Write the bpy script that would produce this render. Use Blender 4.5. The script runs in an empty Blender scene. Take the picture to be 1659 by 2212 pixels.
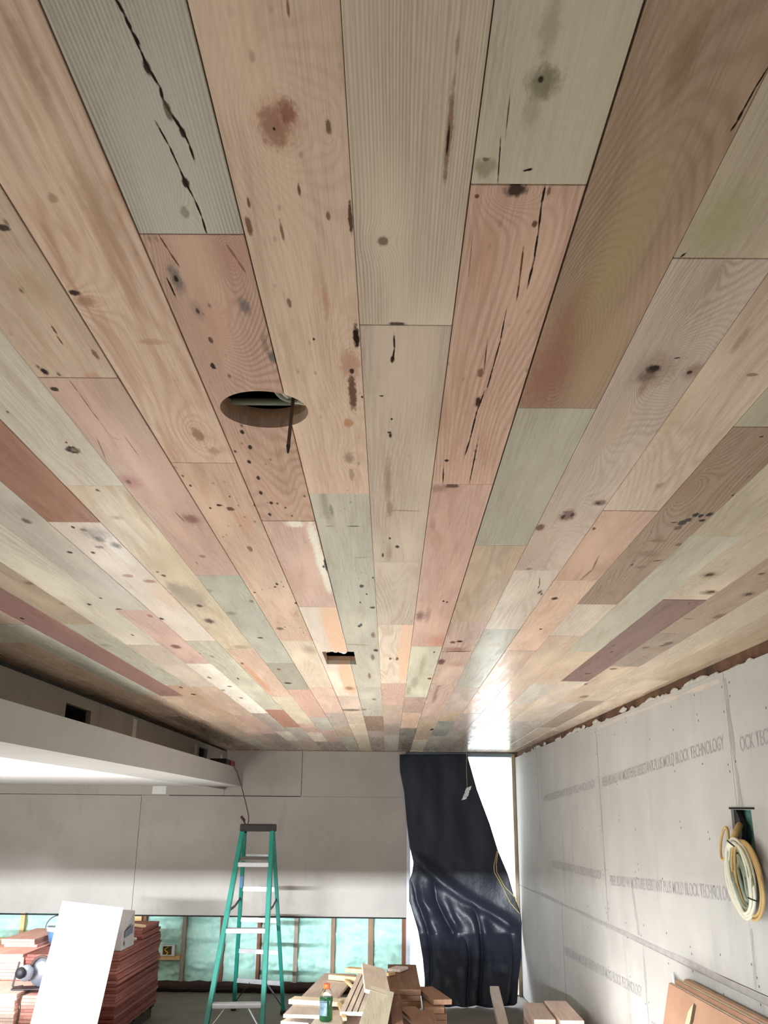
import bpy, bmesh, math, random
from mathutils import Vector, Matrix, noise as mnoise
random.seed(7)
PI = math.pi
SC = bpy.context.scene
COL = SC.collection

# ------------------------------------------------------------------ camera
IW, IH, FPX = 1659, 2212, 2000.0
CAM_Z, CEIL = 1.72, 2.42
def _unit(v): return v / v.length
EY = _unit(Vector((840 - IW / 2, IH / 2 - 1767, -FPX)))      # world +Y seen by the camera
EX = Vector((1, -0.01, 0)); EX = _unit(EX - EY * EX.dot(EY))
EZ = EX.cross(EY)
cam_d = bpy.data.cameras.new('camera')
cam_d.sensor_fit = 'VERTICAL'; cam_d.sensor_height = 36.0
cam_d.lens = 36.0 * FPX / IH
cam_d.clip_start = 0.02; cam_d.clip_end = 200
cam = bpy.data.objects.new('camera', cam_d); COL.objects.link(cam)
cam.matrix_world = Matrix(((EX.x, EX.y, EX.z, 0), (EY.x, EY.y, EY.z, 0), (EZ.x, EZ.y, EZ.z, CAM_Z), (0, 0, 0, 1)))
SC.camera = cam

# ------------------------------------------------------------------ light
SC.view_settings.view_transform = 'Standard'
SC.view_settings.look = 'None'
SC.view_settings.gamma = 1.0
SC.view_settings.use_curve_mapping = False
SC.view_settings.exposure = 0.0
world = bpy.data.worlds.new('sky'); SC.world = world
world.use_nodes = True
bgn = world.node_tree.nodes['Background']
bgn.inputs[0].default_value = (0.86, 0.95, 1.0, 1)           # bright overcast sky
bgn.inputs[1].default_value = 7.5
def portal(name, loc, rot, sx, sy):
    d = bpy.data.lights.new(name, 'AREA'); d.shape = 'RECTANGLE'; d.size = sx; d.size_y = sy
    d.cycles.is_portal = True
    o = bpy.data.objects.new(name, d); COL.objects.link(o); o.location = loc; o.rotation_euler = rot
portal('daylight_left', (-5.58, -0.25, 1.0), (0, -PI / 2, 0), 1.6, 6.1)
portal('daylight_street', (-3.0, -3.45, 1.56), (PI / 2, 0, 0), 5.2, 0.68)
portal('daylight_door', (0.78, 10.75, 1.18), (-PI / 2, 0, 0), 1.2, 2.3)
def fill_lamp(name, loc, rot, sx, sy, watts, col):  # added area lamp for fill, left out of glossy reflections
    d = bpy.data.lights.new(name, 'AREA'); d.shape = 'RECTANGLE'; d.size = sx; d.size_y = sy; d.energy = watts; d.color = col
    d.specular_factor = 0.0
    o = bpy.data.objects.new(name, d); COL.objects.link(o); o.visible_glossy = False; o.location = loc; o.rotation_euler = rot
# low bright gap of sky across the street: throws a level band of light through the front window
gap_d = bpy.data.lights.new('sky_gap', 'AREA'); gap_d.shape = 'RECTANGLE'; gap_d.size = 15.0; gap_d.size_y = 0.5; gap_d.energy = 46000; gap_d.color = (0.86, 0.93, 1.0)
gap = bpy.data.objects.new('sky_gap', gap_d); COL.objects.link(gap); gap.location = (-8.0, -40.0, 3.98); gap.rotation_euler = (PI / 2, 0, 0)
fill_lamp('fill_light_main', (-0.05, 2.85, 0.30), (PI, 0, 0), 2.0, 3.9, 27, (1.0, 0.975, 0.945))  # unseen fill lamps added near the floor to brighten the ceiling
fill_lamp('fill_light_near', (-1.15, 3.6, 0.30), (PI, 0, 0), 0.6, 2.6, 24, (1.0, 0.975, 0.945))
fill_lamp('fill_light_right', (0.92, 5.6, 0.30), (PI, 0, 0), 0.5, 2.4, 44, (1.0, 0.975, 0.945))
fill_lamp('fill_light_left', (-0.98, 6.6, 0.30), (PI, 0, 0), 0.6, 3.4, 62, (1.0, 0.975, 0.945))
fill_lamp('fill_light_side', (-3.6, 5.2, 0.35), (PI, 0, 0), 1.2, 3.6, 230, (1.0, 0.98, 0.95))  # unseen fill added under the low ceiling to whiten it
SC.cycles.use_denoising = True
SC.cycles.max_bounces = 10
SC.cycles.diffuse_bounces = 6
SC.cycles.sample_clamp_indirect = 6.0

# ------------------------------------------------------------------ pixel rays -> metres on real planes
CAMP = Vector((0, 0, CAM_Z))
def ray(px, py):
    v = Vector((px - IW / 2, IH / 2 - py, -FPX)); return Vector((EX.dot(v), EY.dot(v), EZ.dot(v)))
def onZ(px, py, z): r = ray(px, py); return CAMP + r * ((z - CAM_Z) / r.z)
def onY(px, py, y): r = ray(px, py); return CAMP + r * (y / r.y)
def onX(px, py, x): r = ray(px, py); return CAMP + r * (x / r.x)
def ceil_y(x, py):
    lo, hi = 0.2, 13.0                                        # Y on the ceiling at lateral x seen at row py
    for _ in range(40):
        m = (lo + hi) / 2
        w = Vector((x, m, CEIL - CAM_Z)); c = EX * w.x + EY * w.y + EZ * w.z
        row = IH / 2 - FPX * c.y / -c.z
        if row < py: lo = m
        else: hi = m
    return (lo + hi) / 2

# ------------------------------------------------------------------ mesh helpers
class MB:
    def __init__(s): s.bm = bmesh.new()
    def box(s, c, size, rot=None, bevel=0.0, seg=1):
        r = bmesh.ops.create_cube(s.bm, size=1.0); vs = r['verts']
        m = Matrix.Diagonal((size[0], size[1], size[2], 1))
        if rot is not None: m = rot.to_matrix().to_4x4() @ m if not isinstance(rot, Matrix) else rot.to_4x4() @ m
        bmesh.ops.transform(s.bm, matrix=Matrix.Translation(Vector(c)) @ m, verts=vs)
        if bevel > 0:
            es = list({e for v in vs for e in v.link_edges})
            bmesh.ops.bevel(s.bm, geom=es, offset=bevel, segments=seg, affect='EDGES', profile=0.5)
        return s
    def span(s, a, b, bevel=0.0):
        a = Vector(a); b = Vector(b)
        return s.box((a + b) / 2, [abs(b[i] - a[i]) for i in range(3)], None, bevel)
    def hexa(s, p):            # 8 corners: bottom ring then top ring
        v = [s.bm.verts.new(q) for q in p]
        for f in ((3, 2, 1, 0), (4, 5, 6, 7), (0, 1, 5, 4), (1, 2, 6, 5), (2, 3, 7, 6), (3, 0, 4, 7)):
            s.bm.faces.new([v[i] for i in f])
        return s
    def bar(s, a, b, w, t, up=(0, 0, 1), bevel=0.0):      # board from a to b, width w, thickness t along up
        a = Vector(a); b = Vector(b); y = (b - a).normalized(); u = Vector(up)
        x = y.cross(u).normalized(); z = x.cross(y)
        m = Matrix((x, y, z)).transposed()
        return s.box((a + b) / 2, (w, (b - a).length, t), m, bevel)
    def tube(s, pts, r, n=8, closed=False, r2=None):
        pts = [Vector(p) for p in pts]; rings = []; N = len(pts); px = None
        for i, p in enumerate(pts):
            a = pts[(i - 1) % N] if (closed or i > 0) else p
            b = pts[(i + 1) % N] if (closed or i < N - 1) else p
            t = (b - a).normalized()
            if px is None: px = t.orthogonal().normalized()
            px = (px - t * px.dot(t)).normalized(); q = t.cross(px)
            rr = r if r2 is None else r + (r2 - r) * i / (N - 1)
            rings.append([s.bm.verts.new(p + (px * math.cos(k * 2 * PI / n) + q * math.sin(k * 2 * PI / n)) * rr) for k in range(n)])
        for i in range(N if closed else N - 1):
            A = rings[i]; Bq = rings[(i + 1) % N]
            for k in range(n): s.bm.faces.new((A[k], A[(k + 1) % n], Bq[(k + 1) % n], Bq[k]))
        if not closed:
            s.bm.faces.new(rings[0][::-1]); s.bm.faces.new(rings[-1])
        return s
    def lathe(s, prof, c, n=24, axis=None):
        c = Vector(c); rot = Matrix.Identity(3) if axis is None else Vector(axis).to_track_quat('Z', 'Y').to_matrix()
        rings = []
        for r, z in prof:
            if r < 1e-5: rings.append([s.bm.verts.new(c + rot @ Vector((0, 0, z)))])
            else: rings.append([s.bm.verts.new(c + rot @ Vector((r * math.cos(k * 2 * PI / n), r * math.sin(k * 2 * PI / n), z))) for k in range(n)])
        for A, Bq in zip(rings, rings[1:]):
            for k in range(n):
                k2 = (k + 1) % n
                if len(A) == 1 and len(Bq) == 1: continue
                if len(A) == 1: s.bm.faces.new((A[0], Bq[k2], Bq[k]))
                elif len(Bq) == 1: s.bm.faces.new((A[k], A[k2], Bq[0]))
                else: s.bm.faces.new((A[k], A[k2], Bq[k2], Bq[k]))
        return s
    def prism(s, poly, d):      # polygon (list of 3-D points) extruded by vector d
        a = [s.bm.verts.new(Vector(p)) for p in poly]; b = [s.bm.verts.new(Vector(p) + Vector(d)) for p in poly]
        s.bm.faces.new(a[::-1]); s.bm.faces.new(b)
        n = len(a)
        for i in range(n): s.bm.faces.new((a[i], a[(i + 1) % n], b[(i + 1) % n], b[i]))
        return s
    def grid(s, fn, nu, nv, thick=None):
        g = [[s.bm.verts.new(fn(i / nu, j / nv)) for i in range(nu + 1)] for j in range(nv + 1)]
        for j in range(nv):
            for i in range(nu): s.bm.faces.new((g[j][i], g[j][i + 1], g[j + 1][i + 1], g[j + 1][i]))
        return s

def base_loc(o):
    v = Vector((0, 0, 0))
    while o is not None: v = v + o.location; o = o.parent
    return v
def obj(name, mb, m, parent=None, loc=None, smooth=False, kind=None, solid=0.0):
    """one mesh object; the builder's vertices are in world metres and are moved to the object's origin"""
    bm = mb.bm
    bmesh.ops.recalc_face_normals(bm, faces=bm.faces)
    org = Vector(loc) if loc is not None else (base_loc(parent) if parent else Vector((0, 0, 0)))
    bmesh.ops.translate(bm, verts=bm.verts, vec=-org)
    me = bpy.data.meshes.new(name); bm.to_mesh(me); bm.free()
    if m is not None: me.materials.append(m)
    if smooth:
        for p in me.polygons: p.use_smooth = True
    o = bpy.data.objects.new(name, me); COL.objects.link(o)
    if parent: o.parent = parent; o.location = org - base_loc(parent)
    else: o.location = org
    if kind: o['kind'] = kind
    if solid:
        md = o.modifiers.new('thickness', 'SOLIDIFY'); md.thickness = solid; md.offset = 0
    return o
def tag(o, label, cat, group=None):
    o['label'] = label; o['category'] = cat
    if group: o['group'] = group
    return o
def thing(name, label, cat, loc, group=None):
    o = bpy.data.objects.new(name, None); COL.objects.link(o); o.location = Vector(loc); o.empty_display_size = 0.05
    return tag(o, label, cat, group)
def copy_mesh_obj(src, loc, rot=None):
    o = src.copy(); COL.objects.link(o); o.location = Vector(loc)
    if rot: o.rotation_euler = rot
    return o
def cut(o, mb):
    """cut a hole through o and keep the result as plain mesh"""
    bm = mb.bm; bmesh.ops.recalc_face_normals(bm, faces=bm.faces)
    me = bpy.data.meshes.new('cutter'); bm.to_mesh(me); bm.free()
    c = bpy.data.objects.new('cutter', me); COL.objects.link(c)
    md = o.modifiers.new('hole', 'BOOLEAN'); md.operation = 'DIFFERENCE'; md.solver = 'EXACT'; md.object = c
    bpy.context.view_layer.update()
    dg = bpy.context.evaluated_depsgraph_get()
    new = bpy.data.meshes.new_from_object(o.evaluated_get(dg))
    o.modifiers.clear(); o.data = new
    bpy.data.objects.remove(c); bpy.data.meshes.remove(me)

# ------------------------------------------------------------------ materials
def lin(c):
    f = lambda v: v / 12.92 if v <= 0.04045 else ((v + 0.055) / 1.055) ** 2.4
    return tuple(f(x / 255.0) for x in c[:3]) + (1.0,)
class NT:
    def __init__(s, name):
        s.m = bpy.data.materials.new(name); s.m.use_nodes = True; s.t = s.m.node_tree
        s.b = s.t.nodes['Principled BSDF']
    def n(s, typ, **kw):
        x = s.t.nodes.new(typ)
        for k, v in kw.items(): setattr(x, k, v)
        return x
    def l(s, a, b): s.t.links.new(a, b)
    def setin(s, sock, v):
        if hasattr(v, 'is_linked') or isinstance(v, bpy.types.NodeSocket): s.l(v, sock)
        else: sock.default_value = v
    def math(s, op, a, b=0.0, clamp=False):
        x = s.n('ShaderNodeMath', operation=op); x.use_clamp = clamp
        s.setin(x.inputs[0], a); s.setin(x.inputs[1], b); return x.outputs[0]
    def vadd(s, a, b):
        x = s.n('ShaderNodeVectorMath', operation='ADD'); s.setin(x.inputs[0], a); s.setin(x.inputs[1], b); return x.outputs[0]
    def mapping(s, vec, scale=(1, 1, 1), loc=(0, 0, 0), rot=(0, 0, 0), typ='POINT'):
        x = s.n('ShaderNodeMapping', vector_type=typ); s.l(vec, x.inputs['Vector'])
        x.inputs['Scale'].default_value = scale; x.inputs['Location'].default_value = loc; x.inputs['Rotation'].default_value = rot
        return x.outputs[0]
    def noise(s, vec, scale=1.0, detail=2.0, rough=0.5, dist=0.0):
        x = s.n('ShaderNodeTexNoise'); s.l(vec, x.inputs['Vector'])
        x.inputs['Scale'].default_value = scale; x.inputs['Detail'].default_value = detail
        x.inputs['Roughness'].default_value = rough; x.inputs['Distortion'].default_value = dist
        return x.outputs
    def rng(s, v, a, b, c=0.0, d=1.0, smooth=False):
        x = s.n('ShaderNodeMapRange'); x.interpolation_type = 'SMOOTHSTEP' if smooth else 'LINEAR'
        s.l(v, x.inputs['Value'])
        for k, q in zip((1, 2, 3, 4), (a, b, c, d)): x.inputs[k].default_value = q
        return x.outputs[0]
    def mix(s, fac, a, b, blend='MIX'):
        x = s.n('ShaderNodeMix', data_type='RGBA', blend_type=blend)
        s.setin(x.inputs['Factor'], fac); s.setin(x.inputs[6], a); s.setin(x.inputs[7], b); return x.outputs[2]
    def obj_vec(s): return s.n('ShaderNodeTexCoord').outputs['Object']
    def attr(s, name):
        x = s.n('ShaderNodeAttribute', attribute_type='OBJECT', attribute_name=name); return x.outputs['Fac']
    def bump(s, h, strength=0.3, dist=0.001):
        x = s.n('ShaderNodeBump'); x.inputs['Strength'].default_value = strength; x.inputs['Distance'].default_value = dist
        s.l(h, x.inputs['Height']); s.l(x.outputs[0], s.b.inputs['Normal'])

def plain(name, c, rough=0.6, var=0.12, scale=9.0, metal=0.0, bump=0.0, spec=0.5, stretch=(1, 1, 1), c2=None):
    k = NT(name); v = k.mapping(k.obj_vec(), stretch)
    f = k.noise(v, scale, 4, 0.6)[0]
    base = lin(c); other = lin(c2) if c2 else tuple(x * (1 - 2.2 * var) for x in base[:3]) + (1,)
    k.l(k.mix(k.rng(f, 0.35, 0.75), base, other), k.b.inputs['Base Color'])
    k.b.inputs['Roughness'].default_value = rough; k.b.inputs['Metallic'].default_value = metal
    k.b.inputs['Specular IOR Level'].default_value = spec
    if bump: k.bump(k.noise(v, scale * 4, 4)[0], bump, 0.004)
    return k.m

# --- sawn wood: colour from the object itself, grain from its own seed; marks = knots, cracks, stains of single planks
def wood(name, marks=(), rough=0.22):
    k = NT(name)
    P = k.obj_vec(); seed = k.attr('seed')
    off = k.n('ShaderNodeCombineXYZ')
    k.l(k.math('MULTIPLY', seed, 3.17), off.inputs[0]); k.l(k.math('MULTIPLY', seed, 17.31), off.inputs[1]); k.l(k.math('MULTIPLY', seed, 7.7), off.inputs[2])
    Q = k.vadd(P, off.outputs[0])
    oi = k.n('ShaderNodeObjectInfo'); base = oi.outputs['Color']
    flow = k.noise(k.mapping(Q, (7.0, 0.75, 1)), 1.0, 1.5, 0.45)[0]
    wob = k.noise(k.mapping(Q, (150, 60, 1)), 1.0, 4, 0.65)            # vector used to roughen marks
    masks = []; warp = None
    for (cx, cy, rx, ry, ang, col, st, soft, wp) in marks:
        v = k.mapping(P, (rx, ry, 1.0), (cx, cy, 0), (0, 0, ang), 'TEXTURE')
        sep = k.n('ShaderNodeVectorMath', operation='MULTIPLY'); k.l(v, sep.inputs[0]); sep.inputs[1].default_value = (1, 1, 0)
        ln = k.n('ShaderNodeVectorMath', operation='LENGTH'); k.l(sep.outputs[0], ln.inputs[0])
        d = k.math('ADD', ln.outputs['Value'], k.math('MULTIPLY', k.math('SUBTRACT', wob[0], 0.60), 1.5))
        masks.append((k.math('MULTIPLY', k.rng(d, 1.0 + soft * 0.35, 1.0 - soft, 0, 1, True), min(1.0, st * 1.12)), lin(col)))
        if wp:
            g = k.math('MULTIPLY', k.math('EXPONENT', k.math('MULTIPLY', ln.outputs['Value'], -0.55)), wp)
            warp = g if warp is None else k.math('ADD', warp, g)
    sepx = k.n('ShaderNodeSeparateXYZ'); k.l(P, sepx.inputs[0])
    ph = flow if warp is None else k.math('ADD', flow, warp)
    s1 = k.math('SINE', k.math('ADD', k.math('MULTIPLY', ph, k.math('MULTIPLY', k.attr('freq'), 2.0)), k.math('MULTIPLY', sepx.outputs[0], k.attr('lines'))))
    band = k.math('POWER', k.math('MULTIPLY_ADD', s1, 0.5) if False else k.math('ADD', k.math('MULTIPLY', s1, 0.5), 0.5), 1.7)
    band = k.math('MULTIPLY', band, k.rng(k.noise(k.mapping(Q, (14, 2.2, 1)), 1.0, 2)[0], 0.3, 0.7, 0.4, 1.0))
    fine = k.noise(k.mapping(Q, (330, 5.0, 1)), 1.0, 3, 0.65)[0]
    pore = k.noise(k.mapping(Q, (700, 26.0, 1)), 1.0, 1)[0]
    blot = k.noise(k.mapping(Q, (30, 2.6, 1)), 1.0, 3, 0.6, 0.6)[0]
    big = k.noise(k.mapping(Q, (9, 1.6, 1)), 1.0, 1)[0]
    dark = k.mix(1.0, base, (0.56, 0.46, 0.38, 1), 'MULTIPLY')
    c = k.mix(k.math('MULTIPLY', band, k.attr('band')), base, dark)
    c = k.mix(k.rng(fine, 0.40, 0.72, 0.0, 0.42), c, dark)
    c = k.mix(k.rng(pore, 0.56, 0.72, 0.0, 0.26), c, dark)
    light = k.mix(1.0, base, (1.22, 1.20, 1.16, 1), 'MULTIPLY')
    c = k.mix(k.math('MULTIPLY', k.rng(big, 0.5, 0.72), 0.65), c, light)
    c = k.mix(k.math('MULTIPLY', k.rng(blot, 0.52, 0.72), k.attr('blot')), c, k.mix(1.0, base, (0.66, 0.54, 0.46, 1), 'MULTIPLY'))
    vo = k.n('ShaderNodeTexVoronoi'); k.l(k.mapping(Q, (46, 17, 1)), vo.inputs['Vector']); vo.inputs['Scale'].default_value = 1.0
    sp = k.math('MULTIPLY', k.rng(vo.outputs['Distance'], 0.20, 0.07, 0, 1, True), k.rng(k.noise(k.mapping(Q, (15, 5, 1)), 1.0, 2)[0], 0.44, 0.58))
    c = k.mix(k.math('MULTIPLY', sp, k.attr('spk')), c, lin((52, 36, 27)))
    for mk, cc in masks: c = k.mix(mk, c, cc)
    k.l(c, k.b.inputs['Base Color'])
    k.l(k.rng(blot, 0.3, 0.7, rough - 0.07, rough + 0.10), k.b.inputs['Roughness'])
    k.b.inputs['Specular IOR Level'].default_value = 0.06
    h = k.math('ADD', k.math('MULTIPLY', fine, 0.6), k.math('MULTIPLY', band, 0.5))
    h = k.math('ADD', h, k.math('MULTIPLY', blot, 0.9))
    k.bump(h, 0.16, 0.0010)
    return k.m
def wood_props(o, c, seed, band=0.35, freq=60.0, spk=0.25, blot=0.3, lines=300.0):
    o['lines'] = float(lines); o.color = lin(c); o['seed'] = float(seed); o['band'] = float(band); o['freq'] = float(freq); o['spk'] = float(spk); o['blot'] = float(blot)
    return o
WOOD = wood('sawn_wood')
WOOD_DULL = wood('dull_wood', rough=0.62)

def drywall(name, c, smear=0.16):
    k = NT(name); P = k.n('ShaderNodeNewGeometry').outputs['Position']
    f = k.noise(P, 2.3, 4, 0.6)[0]; g = k.noise(k.mapping(P, (5, 5, 1.2)), 1.0, 5, 0.65)[0]
    base = lin(c); d = lin(tuple(x * 0.86 for x in c)); w = lin(tuple(min(255, x * 1.06) for x in c))
    col = k.mix(k.rng(f, 0.4, 0.7), base, w)
    col = k.mix(k.rng(g, 0.55, 0.78, 0, smear * 4, True), col, d)
    vo = k.n('ShaderNodeTexVoronoi'); k.l(k.mapping(P, (3.2, 3.2, 3.2)), vo.inputs['Vector'])
    col = k.mix(k.rng(vo.outputs['Distance'], 0.055, 0.02, 0, 0.45, True), col, lin((105, 100, 98)))
    k.l(col, k.b.inputs['Base Color']); k.b.inputs['Roughness'].default_value = 0.85; k.b.inputs['Specular IOR Level'].default_value = 0.25
    k.bump(k.noise(P, 160, 3)[0], 0.06, 0.002)
    return k.m
M_DRY = drywall('drywall_paper', (168, 166, 162)); M_DRY_BACK = drywall('drywall_back', (168, 161, 154))
M_DRY_LEFT = drywall('drywall_header', (150, 144, 136))
M_PAINT = plain('primed_board', (142, 140, 136), 0.8, 0.05, 5)
M_LOWCEIL = plain('white_primer', (236, 236, 234), 0.85, 0.02, 3)
M_COMP = plain('joint_compound', (158, 155, 151), 0.9, 0.10, 14)
M_GAP = plain('dark_gap', (38, 33, 30), 0.9, 0.2, 20)
M_INK = plain('grey_ink', (140, 137, 137), 0.9, 0.20, 55, c2=(160, 158, 155))
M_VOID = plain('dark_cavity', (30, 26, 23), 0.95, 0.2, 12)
M_CONC = plain('concrete', (122, 115, 104), 0.8, 0.16, 3.0, bump=0.25)
M_SHEATH = plain('sheathing_wood', (186, 146, 116), 0.7, 0.15, 8, stretch=(20, 2, 6))
M_STUD = plain('stud_wood', (150, 122, 98), 0.75, 0.15, 6, stretch=(12, 12, 1.2))
M_STUD_RED = plain('old_stud_wood', (132, 82, 62), 0.75, 0.2, 6, stretch=(12, 12, 1.2))
M_STUD_NEW = plain('new_stud_wood', (226, 186, 128), 0.7, 0.1, 6, stretch=(12, 12, 1.2))
M_STUD_GREY = plain('weathered_stud_wood', (160, 150, 134), 0.8, 0.15, 6, stretch=(12, 12, 1.2))
M_PLATE = plain('old_plate_wood', (62, 44, 38), 0.85, 0.25, 7, bump=0.4)
M_FOAM = plain('spray_foam', (190, 228, 216), 0.75, 0.10, 10, bump=0.5, c2=(164, 214, 200))
M_METAL = plain('aluminium', (206, 206, 208), 0.42, 0.06, 12, metal=0.55)
M_GREEN = plain('green_fibreglass', (24, 124, 108), 0.42, 0.12, 6, stretch=(6, 6, 1))
M_BLACKPL = plain('black_plastic_cap', (44, 40, 40), 0.55, 0.2, 20)
M_DKMETAL = plain('dark_steel', (66, 62, 66), 0.5, 0.15, 12, metal=0.5)
M_CARD = plain('cardboard', (176, 138, 112), 0.85, 0.07, 5, c2=(160, 122, 98))
M_WHITE = plain('white_board', (246, 246, 244), 0.7, 0.015, 4)
M_RED = plain('red_plastic', (150, 20, 44), 0.5, 0.15, 10)
M_CORD = plain('brown_cord', (74, 64, 50), 0.7, 0.1, 10)
M_STRING = plain('yellow_twine', (206, 180, 112), 0.8, 0.1, 30)
M_TAPE = plain('white_tape', (222, 222, 226), 0.7, 0.05, 20)
M_CBL_W = plain('white_cable', (208, 206, 186), 0.5, 0.05, 10)
M_CBL_Y = plain('yellow_cable', (186, 154, 98), 0.5, 0.08, 10)
M_CBL_G = plain('grey_green_cable', (134, 140, 120), 0.55, 0.08, 10)
M_BLUE = plain('blue_plastic', (92, 132, 176), 0.5, 0.08, 8)
M_GREYPL = plain('grey_paper', (172, 168, 168), 0.8, 0.06, 7)
M_SILVER = plain('saw_alloy', (176, 182, 194), 0.35, 0.08, 12, metal=0.6)
M_INSUL = plain('fluffy_insulation', (206, 204, 198), 0.95, 0.15, 24, bump=0.6)

# black polythene
kk = NT('black_polythene'); kk.b.inputs['Base Color'].default_value = lin((30, 34, 46)); kk.b.inputs['Roughness'].default_value = 0.42
kk.b.inputs['Specular IOR Level'].default_value = 0.4
kk.bump(kk.noise(kk.mapping(kk.obj_vec(), (7, 7, 6)), 1.0, 5, 0.62)[0], 0.35, 0.02); M_POLY = kk.m
# bottle plastic and drink
kk = NT('clear_plastic'); kk.b.inputs['Base Color'].default_value = (0.95, 0.97, 0.96, 1); kk.b.inputs['Roughness'].default_value = 0.06
kk.b.inputs['Transmission Weight'].default_value = 1.0; kk.b.inputs['IOR'].default_value = 1.25; M_CLEAR = kk.m
M_DRINK = plain('green_drink', (36, 112, 66), 0.12, 0.08, 8)
M_LABEL = plain('bottle_label', (120, 142, 160), 0.4, 0.15, 30, c2=(58, 88, 92))
M_ORANGE = plain('orange_cap', (236, 98, 44), 0.45, 0.05, 20)

# ================================================================== SETTING
BACK = 10.56
def wx(y): return 1.379 + (10.664 - y) * (1.515 - 1.379) / (10.664 - 3.691)      # room face of the right wall
def wall_piece(mb, y0, y1, z0, z1, d0, d1):
    """block on the right wall between two Y, two Z and two depths behind its room face"""
    return mb.hexa([(wx(y0) + d0, y0, z0), (wx(y0) + d1, y0, z0), (wx(y1) + d1, y1, z0), (wx(y1) + d0, y1, z0),
                    (wx(y0) + d0, y0, z1), (wx(y0) + d1, y0, z1), (wx(y1) + d1, y1, z1), (wx(y1) + d0, y1, z1)])

floor = obj('floor', MB().span((-5.7, -3.6, -0.12), (1.95, 11.2, 0)), M_CONC, kind='structure')
ground = obj('trim_pavement', MB().span((-30, -30, -0.3), (30, 34, -0.13)), plain('pale_pavement', (196, 192, 184), 0.9, 0.06, 1.5), kind='structure')

# --- ceiling: sheathing slab that carries the planks
RH = (-0.2315, 1.537, 0.0795)                                  # round hole: x, y, radius
SH = (-0.3035, -0.1610, 4.105, 4.460)                          # square hole
ceiling = obj('ceiling', MB().span((-1.92, -3.6, CEIL + 0.0205), (1.72, 10.72, CEIL + 0.040)), M_SHEATH, kind='structure')
def round_cutter(): return MB().lathe([(0, CEIL - 0.05), (RH[2], CEIL - 0.05), (RH[2], CEIL + 0.1), (0, CEIL + 0.1)], (RH[0], RH[1], 0), 64)
def square_cutter(): return MB().span((SH[0], SH[2], CEIL - 0.05), (SH[1], SH[3], CEIL + 0.1))
cut(ceiling, round_cutter()); cut(ceiling, square_cutter())
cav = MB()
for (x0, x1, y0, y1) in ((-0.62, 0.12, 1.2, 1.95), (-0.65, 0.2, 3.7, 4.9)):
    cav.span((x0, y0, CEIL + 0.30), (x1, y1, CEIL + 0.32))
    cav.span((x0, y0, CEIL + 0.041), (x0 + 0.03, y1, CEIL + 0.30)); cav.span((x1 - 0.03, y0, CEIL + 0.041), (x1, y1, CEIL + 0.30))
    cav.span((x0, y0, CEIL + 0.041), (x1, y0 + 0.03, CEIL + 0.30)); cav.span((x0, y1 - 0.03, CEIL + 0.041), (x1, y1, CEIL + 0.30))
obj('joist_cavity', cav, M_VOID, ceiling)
# insulation glimpsed in the square hole
ins = MB().grid(lambda u, v: Vector((-0.335 + 0.13 * u, 4.345 + 0.05 * v * (0.7 + 0.6 * math.sin(u * 7) ** 2) + 0.02 * math.sin(u * 9), CEIL + 0.046 + 0.012 * v + 0.012 * mnoise.noise(Vector((u * 6, v * 6, 2))))), 16, 8)
obj('insulation', ins, M_INSUL, ceiling, smooth=True, solid=0.01)

SEAM = {-12: -1.79, -11: -1.675, -10: -1.545, -9: -1.415, -8: -1.2695, -7: -1.143, -6: -0.9905, -5: -0.8655, -4: -0.732, -3: -0.5977, -2: -0.4616,
        -1: -0.3233, 0: -0.1887, 1: -0.0492, 2: 0.0894, 3: 0.2254, 4: 0.3667, 5: 0.5044, 6: 0.6388, 7: 0.7756, 8: 0.9102, 9: 1.0553,
        10: 1.1968, 11: 1.335, 12: 1.472, 13: 1.61, -13: -1.91}
# colours as the boards have them
CREAM = (216, 202, 178); WHITE = (228, 220, 202); TAN = (190, 165, 136); PALE = (204, 184, 158); PINK = (198, 158, 138); PEACH = (212, 174, 144)
SAGE = (178, 173, 152); GREEN = (162, 157, 136); BROWN = (146, 116, 92); RED = (140, 100, 90); TERRA = (174, 114, 88); GREY = (180, 172, 158)
OLIVE = (158, 146, 112); ROSE = (204, 156, 138); DUSK = (160, 142, 124); LILAC = (178, 160, 146); YELL = (202, 188, 156); STREAK = (182, 150, 122)
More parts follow.
